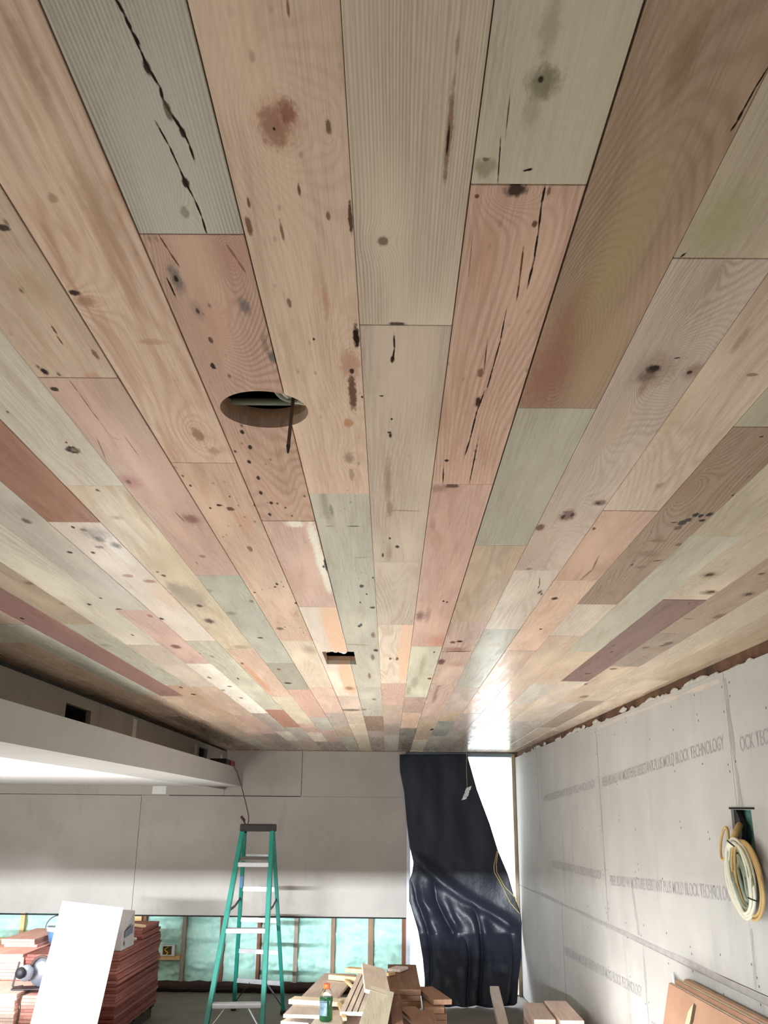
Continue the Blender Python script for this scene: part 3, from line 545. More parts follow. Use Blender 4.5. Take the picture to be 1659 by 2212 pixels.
obj('ceiling_back', MB().span((-1.92, -3.6, CEIL), (1.72, -1.01, CEIL + 0.019)), M_SHEATH, ceiling)

# --- right wall: framing, foam and drywall sheets
wr = obj('wall_right', wall_piece(MB(), -3.6, 10.60, -0.0, CEIL + 0.02, 0.062, 0.16), M_SHEATH, kind='structure')
plate = wall_piece(MB(), -3.6, 10.60, CEIL - 0.075, CEIL - 0.001, 0.020, 0.061)
obj('top_plate', plate, plain('brown_plate', (112, 80, 62), 0.85, 0.25, 3.2, stretch=(2, 2, 2), bump=0.5, c2=(46, 38, 32)), wr)
fl = MB()
rf = random.Random(3)
for i in range(60):                                            # torn scraps of insulation left in the slot
    y = rf.uniform(3.0, 10.2); L = rf.uniform(0.05, 0.30); z = CEIL - rf.uniform(0.035, 0.066)
    def fn(u, v, y=y, L=L, z=z, i=i):
        a = u * 2 * PI; yy = y + L * (v - 0.5); r = 0.013 * math.sin(PI * min(0.98, max(0.02, v))) * (1 + 0.7 * mnoise.noise(Vector((u * 5, v * 7, i))))
        return Vector((wx(yy) + 0.013 + r * 0.5 * math.cos(a), yy, z + r * 1.5 * math.sin(a)))
    fl.grid(fn, 8, 5)
o = obj('insulation_scraps', fl, M_INSUL, wr, smooth=True, kind='stuff')
DT = 0.0127
TOP = CEIL - 0.058
SHEETS = [(10.54, 9.13, 1.064, TOP), (9.13, 6.678, 1.064, TOP), (6.678, 4.21, 1.064, TOP), (4.21, 1.77, 1.064, TOP), (1.77, -0.67, 1.064, TOP), (-0.67, -3.5, 1.064, TOP),
          (10.54, 8.24, 0.01, 1.06), (8.24, 5.87, 0.01, 1.06), (5.87, 3.43, 0.01, 1.06), (3.43, 0.99, 0.01, 1.06), (0.99, -1.45, 0.01, 1.06), (-1.45, -3.5, 0.01, 1.06)]
BOXH = (4.04, 4.29, 1.50, 1.768)
for (ya, yb, z0, z1) in SHEETS:
    s = obj('drywall_sheet', wall_piece(MB(), yb + 0.002, ya - 0.002, z0, z1, 0.0, DT), M_DRY, wr)
    if yb < 4.3 and ya > 4.0 and z1 > 2:
        c = MB().hexa([(wx(4.04) - 0.1, 4.045, 1.50), (wx(4.04) + 0.05, 4.045, 1.50), (wx(4.29) + 0.05, 4.285, 1.56), (wx(4.29) - 0.1, 4.285, 1.56),
                       (wx(4.04) - 0.1, 4.06, 1.766), (wx(4.04) + 0.05, 4.06, 1.766), (wx(4.29) + 0.05, 4.285, 1.770), (wx(4.29) - 0.1, 4.285, 1.770)])
        cut(s, c)
# smeared joint compound and tape over the joints: thin uneven ribbons
def ribbon(pts, w, name='tape_and_light_patch', seed=0, m=M_COMP, d=-0.0006):
    """uneven ribbon on the right wall through (y, z) points"""
    mb = MB(); n = 40
    P = []
    for i in range(n + 1):
        t = i / n * (len(pts) - 1); k = min(int(t), len(pts) - 2); f = t - k
        P.append((pts[k][0] * (1 - f) + pts[k + 1][0] * f, pts[k][1] * (1 - f) + pts[k + 1][1] * f))
    vert = abs(pts[0][0] - pts[-1][0]) < abs(pts[0][1] - pts[-1][1])
    def fn(u, v):
        y, z = P[min(n, int(round(v * n)))]
        e = w * (0.7 + 0.6 * mnoise.noise(Vector((v * 9, seed, 1.5)))) * (u - 0.5) * 2 + 0.25 * w * mnoise.noise(Vector((v * 6, seed + 9, 0)))
        yy, zz = (y + e, z) if vert else (y, z + e)
        return Vector((wx(yy) + d, yy, zz))
    return obj(name, mb.grid(fn, 1, n), m, wr)
ribbon([(6.70, 2.34), (6.68, 1.7), (6.67, 1.08)], 0.016, seed=1)
ribbon([(4.20, 2.33), (4.18, 2.0), (4.16, 1.78)], 0.028, seed=2)
ribbon([(4.19, 1.30), (4.21, 1.08)], 0.018, seed=3)
ribbon([(9.14, 2.34), (9.12, 1.6)], 0.02, seed=4)
ribbon([(5.87, 1.02), (5.86, 0.5), (5.87, 0.05)], 0.02, seed=5)
ribbon([(8.25, 1.02), (8.24, 0.1)], 0.025, seed=6)
ribbon([(9.6, 1.072), (7.5, 1.066), (5.5, 1.052), (4.0, 1.042), (2.5, 1.04)], 0.018, seed=7)
ribbon([(6.62, 2.335), (5.2, 2.335), (4.26, 2.33)], 0.014, seed=8, m=plain('tape_edge', (192, 182, 170), 0.9, 0.08, 9))
ribbon([(6.02, 1.36), (5.98, 1.22), (5.94, 1.08)], 0.03, seed=11)
ribbon([(9.5, 1.058), (7.5, 1.050), (5.9, 1.040), (4.4, 1.03), (3.0, 1.02)], 0.0010, 'open_joint', 12, plain('joint_grey', (128, 124, 120), 0.9, 0.15, 12), -0.0012)  # open joint drawn as a thin grey line
# screw heads
scr = MB(); rs = random.Random(5)
for y in [9.6, 9.15, 8.7, 8.24, 7.8, 7.3, 6.72, 6.63, 6.2, 5.9, 5.84, 5.4, 5.0, 4.6, 4.25, 4.16, 3.8, 3.4, 3.0]:
    for z in (0.18, 0.45, 0.75, 1.0, 1.12, 1.4, 1.68, 1.96, 2.2, 2.32):
        if rs.random() < 0.75:
            yy = y + rs.uniform(-0.02, 0.02); zz = z + rs.uniform(-0.05, 0.05)
            if 4.0 < yy < 4.4 and 1.2 < zz < 1.8: continue
            for q in range(rs.choice((1, 1, 2))):
                scr.lathe([(0, 0.0006), (0.0055, 0.0004), (0.0065, -0.002)], (wx(yy), yy + 0.012 * q, zz + 0.03 * q), 8, axis=(-1, 0, 0))
obj('screw_heads', scr, plain('screw_grey', (88, 84, 82), 0.7, 0.2, 9), wr, kind='stuff')
# faint grey print on the sheets
def wall_text(txt, y0, z0, y1, z1, h):
    cu = bpy.data.curves.new('print', 'FONT'); cu.body = txt; cu.size = 1.0; cu.align_x = 'LEFT'; cu.offset = 0.006
    o = bpy.data.objects.new('print', cu); COL.objects.link(o); bpy.context.view_layer.update()
    me = bpy.data.meshes.new_from_object(o.evaluated_get(bpy.context.evaluated_depsgraph_get()))
    bpy.data.objects.remove(o); bpy.data.curves.remove(cu)
    xs = [v.co.x for v in me.vertices]; ys = [v.co.y for v in me.vertices]
    a, b, hb, ht = min(xs), max(xs), min(ys), max(ys)
    for v in me.vertices:
        u = (v.co.x - a) / (b - a); q = (v.co.y - hb) / (ht - hb) - 0.5
        yy = y0 + (y1 - y0) * u; zz = z0 + (z1 - z0) * u + q * h
        v.co = (wx(yy) - 0.0009, yy, zz)
    me.materials.append(M_INK); t = bpy.data.objects.new('printed_text', me); COL.objects.link(t); t.parent = wr
T = 'FIBER BOARD W/ MOISTURE RESISTANT PLUS MOLD BLOCK TECHNOLOGY'
wall_text(T, 6.60, 1.965, 4.285, 2.058, 0.062)
wall_text('WATER RESISTANT PLUS TECHNOLOGY', 8.85, 1.90, 6.80, 1.965, 0.058)
wall_text('OCK TECHNOLOGY', 4.10, 2.035, 3.45, 2.06, 0.062)
wall_text(T, 6.55, 1.345, 4.35, 1.418, 0.062)
wall_text('WATER RESISTANT PLUS TECHNOLOGY', 8.6, 1.36, 6.78, 1.36, 0.058)
wall_text(T, 8.20, 0.718, 5.96, 0.777, 0.062)
wall_text('FIRE AND WATER RESISTANT', 5.80, 0.63, 4.9, 0.65, 0.062)
# foam seen through the cut-out, and its dark stud side
foamR = MB().grid(lambda u, v: Vector((wx(4.2) + 0.050 + 0.016 * mnoise.noise(Vector((u * 5, v * 5, 3))), 4.36 - 0.42 * u, 1.42 + 0.42 * v)), 18, 18)
obj('foam_patch', foamR, plain('foam_dark_green', (96, 142, 128), 0.7, 0.3, 12, bump=0.6, c2=(48, 84, 74)), wr, smooth=True)
obj('stud_side', MB().prism([(wx(4.28) + 0.014, 4.287, 1.80), (wx(4.28) + 0.014, 4.205, 1.70), (wx(4.28) + 0.014, 4.262, 1.58), (wx(4.28) + 0.014, 4.287, 1.50)], (0.02, 0, 0)), M_DKMETAL, wr)
obj('cut_edge', MB().bar((wx(4.29) - 0.0015, 4.30, 1.775), (wx(4.02) - 0.0015, 4.02, 1.772), 0.003, 0.008), M_GAP, wr)

# --- back wall: drywall above, open studs with foam below, doorway at the right
wb = obj('wall_back', MB().span((-5.7, BACK + 0.17, 0), (0.19, BACK + 0.24, CEIL + 0.02)), M_SHEATH, kind='structure')
D0, D1 = 0.19, 1.372                                           # doorway
BT = BACK + DT
for a, b in (((-5.6, BACK, 0.735), (-2.704, BT, 1.929)), ((-2.700, BACK, 0.730), (0.188, BT, 1.932)), ((-1.80, BACK, 1.936), (-0.962, BT, CEIL - 0.004)), ((-0.957, BACK, 1.934), (0.188, BT, CEIL - 0.004)), ((-5.6, BACK, 1.934), (-1.804, BT, CEIL - 0.004))):
    obj('drywall_sheet', MB().span(a, b), M_DRY_BACK, wb)
obj('joint_gap', MB().span((-2.4, BACK - 0.0006, 1.929), (-0.965, BACK + 0.006, 1.9375)), M_GAP, wb)
obj('joint_gap', MB().span((-0.9625, BACK - 0.0006, 1.96), (-0.957, BACK + 0.006, 2.10)), M_GAP, wb)
obj('bottom_edge', MB().span((-5.5, BACK + 0.002, 0.715), (0.188, BACK + 0.011, 0.729)), M_GAP, wb)
for x, m, w in ((-4.25, M_STUD, 0.04), (-3.845, M_STUD_NEW, 0.045), (-3.45, M_STUD, 0.04), (-3.05, M_STUD, 0.04), (-2.635, M_STUD_NEW, 0.085), (-2.555, M_STUD_RED, 0.03), (-2.137, M_STUD_GREY, 0.04), (-1.737, M_STUD_RED, 0.045),
                (-1.35, M_STUD_RED, 0.035), (-1.29, M_STUD_GREY, 0.03), (-0.962, M_STUD_GREY, 0.042), (-0.575, M_STUD, 0.042), (-0.18, M_STUD, 0.055), (0.165, M_STUD_RED, 0.04)):
    obj('stud', MB().span((x - w / 2, BACK + 0.014, 0.045), (x + w / 2, BACK + 0.165, 0.80), 0.002), m, wb)
def foam_fn(u, v):
    x = -5.5 + 5.68 * u; z = 0.0 + 0.82 * v
    b = 0.035 * mnoise.noise(Vector((x * 5, z * 5, 0))) + 0.028 * mnoise.noise(Vector((x * 13, z * 15, 4))) + 0.012 * mnoise.noise(Vector((x * 30, z * 30, 7)))
    row = 0.020 * math.sin(z * 26 + 2.5 * mnoise.noise(Vector((x * 1.7, 0, 0))))
    return Vector((x, BACK + 0.085 - b - row, z))
obj('spray_foam', MB().grid(foam_fn, 420, 64), M_FOAM, wb, smooth=True)
def plate_fn(u, v):
    x = -5.5 + 5.68 * u; a = v * PI
    r = 0.05 + 0.02 * mnoise.noise(Vector((x * 6, v * 3, 1)))
    return Vector((x, BACK - 0.01 - r * math.sin(a) * 0.9 + 0.03, 0.105 * (1 - v) + 0.012 * mnoise.noise(Vector((x * 9, v, 3)))))
obj('bottom_plate', MB().grid(plate_fn, 200, 6), M_PLATE, wb)
obj('blocking', MB().span((-2.53, BACK + 0.006, 0.300), (-2.16, BACK + 0.09, 0.338)), M_STUD_NEW, wb)
obj('blocking', MB().span((-4.22, BACK + 0.006, 0.46), (-3.87, BACK + 0.09, 0.49)), M_STUD_NEW, wb)
obj('tape_and_light_patch', MB().span((-2.59, BACK - 0.0012, 1.945), (-2.44, BACK, 2.028)), plain('painted_lit_patch', (224, 222, 218), 0.9, 0.03, 7), wb)  # pale rectangle: a lit patch of wall painted on
# door frame
dr = thing('door_1', 'open exterior doorway', 'door', (0.78, BACK, 0)); del dr['category']; del dr['label']; dr['kind'] = 'structure'
M_JAMB = plain('white_jamb', (206, 212, 218), 0.6, 0.08, 6)
obj('jamb', MB().span((0.19, BACK - 0.002, 0), (0.232, BACK + 0.15, 2.385)), M_JAMB, dr)
obj('jamb', MB().span((1.345, BACK - 0.03, 0), (1.378, BACK + 0.15, 2.40)), plain('tan_jamb', (176, 160, 132), 0.6, 0.15, 6, stretch=(4, 4, 1)), dr)
obj('header', MB().span((0.19, BACK - 0.004, 2.372), (1.378, BACK + 0.15, 2.412)), plain('grey_blue_header', (120, 134, 144), 0.6, 0.1, 6), dr)
obj('threshold', MB().span((0.232, BACK, 0.0), (1.345, BACK + 0.2, 0.015)), M_METAL, dr)
lintel = obj('trim_1', MB().span((0.19, BACK + 0.02, 2.4125), (1.72, BACK + 0.24, CEIL + 0.02)), M_SHEATH, kind='structure')
side = obj('trim_2', MB().span((1.3785, BACK + 0.005, 0), (1.72, BACK + 0.24, 2.412)), M_SHEATH, kind='structure')

# --- left: upper wall with cut-outs, low white ceiling behind a deep boxed ledge
LW = -1.84
wl = obj('wall_left', MB().hexa([(-1.885, -3.5, 2.0), (-1.855, -3.5, 2.0), (-1.79, BACK - 0.002, 2.0), (-1.82, BACK - 0.002, 2.0), (-1.885, -3.5, 2.362), (-1.855, -3.5, 2.362), (-1.79, BACK - 0.002, 2.396), (-1.82, BACK - 0.002, 2.396)]), M_DRY_LEFT, kind='structure')
for (y0, y1, z0, z1) in ((5.26, 5.71, 2.05, 2.318), (9.0, 9.40, 2.16, 2.345)):
    cut(wl, MB().span((-2.1, y0, z0), (-1.6, y1, z1)))
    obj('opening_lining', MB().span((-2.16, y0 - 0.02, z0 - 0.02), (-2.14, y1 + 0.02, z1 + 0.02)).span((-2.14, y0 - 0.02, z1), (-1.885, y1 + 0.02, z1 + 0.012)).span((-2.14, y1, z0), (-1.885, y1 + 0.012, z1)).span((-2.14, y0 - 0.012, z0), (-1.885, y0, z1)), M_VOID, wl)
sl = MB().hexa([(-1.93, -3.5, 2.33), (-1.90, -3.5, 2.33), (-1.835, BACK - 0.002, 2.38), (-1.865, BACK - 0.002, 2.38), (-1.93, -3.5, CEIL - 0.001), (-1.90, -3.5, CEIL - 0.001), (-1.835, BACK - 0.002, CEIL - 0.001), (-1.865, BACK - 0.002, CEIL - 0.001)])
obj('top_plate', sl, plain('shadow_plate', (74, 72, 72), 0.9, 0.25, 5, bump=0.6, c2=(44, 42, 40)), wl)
for (y, z, w, h) in ((6.7, 2.22, 0.10, 0.36), (8.85, 2.2, 0.10, 0.36), (10.2, 2.2, 0.08, 0.36)):
    x = -1.855 + (y + 3.5) / 14.06 * 0.065 + 0.0015
    obj('tape_and_light_patch', MB().span((x - 0.001, y - w / 2, z - h / 2), (x, y + w / 2, z + h / 2 - 0.03)), plain('pale_compound', (206, 200, 192), 0.9, 0.05, 7), wl)
obj('low_ceiling', MB().span((-5.7, -3.5, 2.034), (-1.82, BACK - 0.002, 2.06)), M_LOWCEIL, wl)
led = MB()
def led_sec(y, zt, zb): return [(-1.86, y, zb), (-1.40, y, zb), (-1.40, y, zt), (-1.86, y, zt)]
led.hexa([(-1.852, -3.4, 1.94), (-1.40, -3.4, 1.94), (-1.40, 9.22, 1.992), (-1.80, 9.22, 1.992), (-1.852, -3.4, 2.075), (-1.40, -3.4, 2.075), (-1.40, 9.22, 2.150), (-1.80, 9.22, 2.150)])
obj('boxed_ledge', led, M_PAINT, wl)
# outer walls of the side space (out of view) with their big openings
wo = MB()
wo.span((-5.75, -3.6, 0), (-5.6, -3.3, CEIL)).span((-5.75, 2.8, 0), (-5.6, 10.8, CEIL)).span((-5.75, -3.3, 0), (-5.6, 2.8, 0.2)).span((-5.75, -3.3, 1.8), (-5.6, 2.8, CEIL))
obj('wall_side', wo, M_DRY, kind='structure')
obj('trim_roof', MB().span((-5.75, -3.6, CEIL + 0.021), (-1.925, 10.8, CEIL + 0.06)), M_SHEATH, kind='structure')
wf = MB()
wf.span((-5.75, -3.6, 0), (1.95, -3.48, 1.22)).span((-5.75, -3.6, 1.90), (1.95, -3.48, CEIL + 0.05)).span((-0.35, -3.6, 1.22), (1.95, -3.48, 1.9))
obj('wall_front', wf, M_DRY, kind='structure')

# ================================================================== THINGS
# --- in and under the ceiling
t = thing('cable_bundle', 'grey and white cables looping inside the round ceiling hole', 'cable', (RH[0], RH[1] + 0.02, CEIL + 0.05))
rc = random.Random(4)
for i, m in enumerate((M_CBL_G, M_CBL_W, M_CBL_W, M_CBL_G)):
    x = -0.262 + i * 0.012
    pts = []
    for q in range(17):
        f = q / 16
        if f < 0.5: pts.append((x + 0.045 + 0.035 * (f * 2) ** 2, RH[1] - 0.03 + 0.055 * math.sin(f * PI) + 0.006 * i, CEIL + 0.052 - 0.018 * math.sin(f * PI)))
        else: g = (f - 0.5) * 2; pts.append((x + 0.08 + 0.05 * g, RH[1] + 0.025 + 0.05 * g + 0.006 * i, CEIL + 0.034 + 0.010 * g))
    obj('cable', MB().tube(pts, 0.0062, 8), m, t, smooth=True)
obj('cable', MB().tube([(RH[0] - 0.16 + 0.24 * q / 12, RH[1] + 0.062 - 0.018 * math.sin(q / 12 * PI), CEIL + 0.046 - 0.008 * math.sin(q / 12 * PI)) for q in range(13)], 0.007, 8), M_CBL_G, t, smooth=True)
st0 = Vector((-0.1795, 1.552, CEIL + 0.075)); st1 = onY(623, 962, 1.552); st2 = onY(622, 979, 1.552)
s = thing('hanging_strap', 'thin dark bracket hanging down out of the round ceiling hole', 'bracket', st1)
obj('strap', MB().bar(st0, st1, 0.006, 0.0035, (0, 1, 0)), plain('rusty_strap', (96, 78, 60), 0.6, 0.25, 40, c2=(52, 40, 32)), s)
obj('tip', MB().tube([st1, st2], 0.0042, 8, r2=0.0015), M_DKMETAL, s)

# --- black polythene over the doorway
LE = [(863, 1630), (864, 1666), (873, 1711), (879, 1780), (885, 1830), (893, 1863), (890, 1885), (884, 1902), (884, 1946), (893, 1976), (903, 2010), (913, 2070), (917, 2112), (917, 2142), (936, 2181)]
RE = [(1009, 1629), (1030, 1705), (1058, 1780), (1076, 1838), (1097, 1888), (1110, 1935), (1124, 1973), (1127, 1993), (1126, 2065), (1120, 2112), (1115, 2164), (1096, 2182)]
def along(pl, f):
    ys = pl[0][1] + (pl[-1][1] - pl[0][1]) * f
    for a, b in zip(pl, pl[1:]):
        if ys <= b[1] + 1e-6: return a[0] + (b[0] - a[0]) * (ys - a[1]) / max(1e-6, b[1] - a[1]), ys
    return pl[-1]
def poly_y(f): return 10.50 - 0.10 * f - 0.38 * max(0, f - 0.70) ** 1.0 / 0.30
def poly_fn(u, v):
    yb = poly_y(v)
    a = onY(*along(LE, v), yb); b = onY(*along(RE, v), yb)
    p = a.lerp(b, u)
    # upper part lies nearly flat with a few long diagonal creases, lower part hangs in deep folds
    dgl = v - (0.40 + 0.30 * u)
    low = max(0.0, min(1.0, dgl * 7))
    n1 = mnoise.noise(Vector((u * 4.2 + v * 0.8, v * 1.3, 1)))
    fold = abs(math.sin(u * 11 + 3.2 * n1 + 1.5 * math.sin(v * 5))) ** 0.7
    fine = mnoise.noise(Vector((u * 14 - v * 4, v * 9, 5)))
    edge = min(1.0, 8 * u, 8 * (1 - u))
    d = 0.012 * (1 - low) * mnoise.noise(Vector((u * 5 + v * 6, (u - v) * 3, 2)))
    d += low * (0.085 * fold + 0.022 * fine + 0.02 * mnoise.noise(Vector((u * 8, v * 20, 9)))) * (0.25 + 0.75 * edge)
    d += 0.05 * math.exp(-(dgl / 0.03) ** 2) * edge
    if v > 0.88: d += (v - 0.88) * 1.1 * (0.5 + 0.8 * mnoise.noise(Vector((u * 6, 3.3, v * 10))))
    p = p + Vector((0, -d, 0))
    p.z = max(p.z, 0.006 + 0.01 * fold)
    return p
po = obj('plastic_sheet', MB().grid(poly_fn, 110, 150), M_POLY, loc=(0.75, 10.2, 0.0), smooth=True, solid=0.0015)
tag(po, 'black plastic sheet hanging in folds over the doorway in the back wall', 'plastic sheet')
g = thing('hanging_tag', 'crumpled white tape hanging on a thread before the black plastic', 'tape', onY(1008, 1629, 10.2))
a = onY(1008, 1627, 10.2); a.z = CEIL - 0.001; b = onY(1009, 1700, 10.2); c = onY(1003, 1727, 10.2)
obj('thread', MB().tube([a, a.lerp(b, 0.5) + Vector((-0.004, 0, 0)), b], 0.0022, 6), M_STRING, g)
obj('tape', MB().grid(lambda u, v: b.lerp(c, v) + Vector(((u - 0.5) * 0.055 + 0.012 * mnoise.noise(Vector((u * 3, v * 6, 1))) + 0.02 * (1 - v), 0.02 * mnoise.noise(Vector((u * 4, v * 5, 8))), 0.02 * (u - 0.5))), 6, 10), M_TAPE, g, solid=0.003)
tw = thing('yellow_twine', 'loose yellow twine hanging at the right edge of the black plastic', 'twine', onY(1070, 1838, 10.2))
for k2, pp in enumerate((((1074, 1838), (1067, 1870), (1068, 1884), (1085, 1915), (1102, 1950), (1123, 1974)), ((1076, 1838), (1072, 1866), (1073, 1884), (1090, 1915), (1112, 1938), (1122, 1960)))):
    q = [onY(x, y, 10.22 - 0.005 * k2 - 0.002 * i) for i, (x, y) in enumerate(pp)]
    sm = []
    for i in range(len(q) - 1):
        for f in (0, 0.33, 0.66): sm.append(q[i].lerp(q[i + 1], f))
    obj('strand', MB().tube(sm + [q[-1]], 0.0042, 6), M_STRING, tw, smooth=True)

# --- step ladder
FL, FR, BL_, BR_ = Vector((-1.486, 8.473, 0)), Vector((-1.027, 8.531, 0)), Vector((-1.437, 9.678, 0)), Vector((-0.953, 9.491, 0))
TL, TR = onY(524, 1796, 9.03), onY(588, 1796, 9.05)
UL, UR = onY(529, 1797, 9.12), onY(590, 1797, 9.14)
lad = thing('step_ladder', 'green fibreglass step ladder with white steps and black top', 'ladder', ((FL + BR_) / 2))
def at_z(a, b, z): return a.lerp(b, (z - a.z) / (b.z - a.z))
for a, b, w in ((FL, TL, 0.040), (FR, TR, 0.040), (BL_, UL, 0.032), (BR_, UR, 0.032)):
    mb = MB().bar(a + Vector((0, 0, 0.03)), b, w, 0.066 if w > 0.035 else 0.05, (0, -1, 0.15), 0.003)
    rl = obj('rail', mb, M_GREEN, lad)
    obj('foot', MB().bar(a + Vector((0, 0, 0.001)), a.lerp(b, 0.028), w + 0.014, 0.07, (0, -1, 0)), M_BLACKPL, rl)
capc = (TL + TR + UL + UR) / 4 + Vector((0, 0, 0.035))
cp = MB().box(capc, (0.335, 0.17, 0.065), Matrix.Rotation(0.12, 3, 'Z'), 0.010, 2)
cap = obj('top_cap', cp, M_BLACKPL, lad)
for z in (1.309, 0.781, 0.233):
    a, b = at_z(FL, TL, z), at_z(FR, TR, z); ax = (b - a).normalized()
    rot = Matrix((ax, Vector((0, 0, 1)).cross(ax), Vector((0, 0, 1)))).transposed()
    mb = MB().box((a + b) / 2 + Vector((0, -0.005, 0)), ((b - a).length - 0.03, 0.080, 0.040), rot, 0.004)
    stp = obj('step', mb, M_METAL, lad)
for z in (1.368, 1.081, 0.808, 0.531, 0.267):
    a, b = at_z(BL_, UL, z), at_z(BR_, UR, z)
    obj('rear_bar', MB().bar(a, b, 0.016, 0.038, (0, 0, 1)), M_METAL, lad)
a, b = at_z(BL_, UL, 1.37), at_z(BR_, UR, 1.37); f0, f1 = at_z(FL, TL, 1.34), at_z(FR, TR, 1.34)
obj('shelf', MB().hexa([a - Vector((0, 0, 0.012)), b - Vector((0, 0, 0.012)), f1.lerp(b, 0.25) - Vector((0, 0, 0.012)), f0.lerp(a, 0.25) - Vector((0, 0, 0.012)), a, b, f1.lerp(b, 0.25), f0.lerp(a, 0.25)]), plain('grey_shelf', (168, 164, 158), 0.6, 0.08, 9), lad)
for A, T1, B_, T2 in ((FL, TL, BL_, UL), (FR, TR, BR_, UR)):
    p = at_z(A, T1, 0.93); q = at_z(B_, T2, 1.0); mid = p.lerp(q, 0.55) + Vector((0, 0, -0.02))
    obj('spreader', MB().bar(p, mid, 0.006, 0.022, (0, 0, 1)).bar(mid, q, 0.006, 0.022, (0, 0, 1)), M_DKMETAL, lad)
for A, T1, O, dx in ((FL, TL, FR, 1), (FR, TR, FL, -1)):
    p = at_z(A, T1, 0.035); q = at_z(A, T1, 0.225).lerp(at_z(O, TR if dx > 0 else TL, 0.225), 0.30)
    obj('knee_brace', MB().bar(p, q, 0.006, 0.026, (0, -1, 0)), M_METAL, lad)
for A, T1, O, dx in ((BL_, UL, BR_, 1), (BR_, UR, BL_, -1)):
    p = at_z(A, T1, 0.06); q = at_z(A, T1, 0.26).lerp(at_z(O, UR if dx > 0 else UL, 0.26), 0.32)
    obj('knee_brace', MB().bar(p, q, 0.008, 0.030, (0, -1, 0)), M_DKMETAL, lad)
obj('blue_tape', MB().bar(at_z(BL_, UL, 1.10) + Vector((0, -0.004, 0)), at_z(BL_, UL, 1.20) + Vector((0, -0.004, 0)), 0.030, 0.048, (0, -1, 0.15)), M_BLUE, lad)
hd = thing('screwdriver', 'dark red screwdriver handle standing in the black top of the ladder', 'tool', onY(524, 1781, 9.08))
p0 = capc + Vector((-0.125, 0.0, 0.032)); p1 = onY(522, 1762, 9.08)
obj('handle', MB().tube([p0.lerp(p1, f) + Vector((0.006 * math.sin(f * 5), 0, 0)) for f in (0.35, 0.5, 0.65, 0.8, 0.95)], 0.013, 10), plain('dark_red_handle', (66, 30, 28), 0.5, 0.2, 20), hd, smooth=True)
obj('shaft', MB().tube([p0, p0.lerp(p1, 0.4)], 0.006, 8), M_DKMETAL, hd)
# cord from the ledge to the ladder
q = [onX(507, 1658, -1.392), onX(513, 1668, -1.390), onY(522, 1700, 9.15), onY(531, 1735, 9.1), onY(537, 1762, 9.08), onY(537, 1775, 9.08), onY(535, 1787, 9.09)]
q[-1].z = capc.z + 0.036
sm = []
for i in range(len(q) - 1):
    for f in (0, 0.25, 0.5, 0.75): sm.append(q[i].lerp(q[i + 1], f))
cd = obj('power_cord', MB().tube(sm + [q[-1]], 0.005, 8), M_CORD, loc=q[0], smooth=True)
tag(cd, 'thin brown cord hanging from the white ledge down to the ladder top', 'cord')
rt = thing('tool_case', 'red and black tool case at the far end of the white ledge', 'case', (-1.56, 8.95, 2.148))
obj('case_body', MB().box((-1.56, 8.95, 2.186), (0.16, 0.46, 0.072), None, 0.010, 2), plain('black_case', (38, 34, 34), 0.55, 0.2, 15), rt)
obj('red_panel', MB().box((-1.478, 9.02, 2.188), (0.012, 0.26, 0.056), None, 0.003), M_RED, rt)
obj('grey_end', MB().box((-1.56, 9.195, 2.182), (0.15, 0.03, 0.062), None, 0.004), plain('grey_end_cap', (86, 84, 82), 0.6, 0.1, 12), rt)

# --- stacks of red boards at the left
rb = random.Random(12)
ORD = ['topmost', 'second', 'third', 'fourth', 'fifth', 'sixth', 'seventh', 'eighth', 'ninth', 'tenth', 'eleventh', 'twelfth', 'thirteenth', 'fourteenth', 'fifteenth', 'sixteenth',
       'seventeenth', 'eighteenth', 'nineteenth', 'twentieth'] + ['twenty-' + w for w in ('first', 'second', 'third', 'fourth', 'fifth', 'sixth', 'seventh', 'eighth', 'ninth')] + ['thirtieth', 'thirty-first']
def nth(label, i, n):
    k = n - 1 - i
    return label.format(ORD[k] + ('' if k == 0 else ' from the top'))
def board_stack(x0, x1, y0, y1, z0, n, th, label, group, c, skew=0.012, c_var=10):
    proto = None; z = z0; out = []
    for i in range(n):
        dy = rb.uniform(-skew, skew); dx = rb.uniform(-skew, skew) * 0.6
        loc = ((x0 + x1) / 2 + dx, (y0 + y1) / 2 + dy, z)
        if proto is None:
            mb = MB().box((loc[0], loc[1], z + th / 2), (x1 - x0 - 0.004, y1 - y0, th - 0.0012), None, 0.002)
            o = obj('red_board', mb, WOOD_DULL, loc=loc); proto = o
        else: o = copy_mesh_obj(proto, loc)
        o.rotation_euler = (0, 0, rb.uniform(-0.006, 0.006))
        tag(o, nth(label, i, n), 'board', group)
        k = rb.uniform(-c_var, c_var)
        wood_props(o, tuple(max(0, v + k) for v in c), rb.uniform(0, 30), 0.25, 40, 0.0, 0.4)
        z += th; out.append(o)
    return z
REDB = (150, 97, 90)
# pallet under the big stack
pal = thing('pallet', 'dark wooden pallet under the tall stack of red boards', 'pallet', (-2.45, 8.68, 0))
for x in (-2.75, -2.45, -2.16): obj('runner', MB().box((x, 8.68, 0.045), (0.06, 1.30, 0.09)), M_PLATE, pal)
for i in range(5): obj('slat', MB().box((-2.45, 8.12 + i * 0.28, 0.101), (0.70, 0.10, 0.02)), M_PLATE, pal)
zt = board_stack(-2.46, -2.10, 7.97, 9.38, 0.112, 26, 0.0226, 'dull red board, {} in the tall stack right of the white panel', 'red boards in the tall stack', REDB, 0.02, 18)
board_stack(-2.84, -2.47, 7.99, 9.36, 0.112, 25, 0.0226, 'dull red board, {} in the stack behind the white panel', 'red boards behind the white panel', REDB)
z2 = board_stack(-2.44, -2.12, 8.75, 9.38, zt, 4, 0.0226, 'short red board, {} on the far end of the tall stack', 'short boards on top of the tall stack', REDB, 0.02)
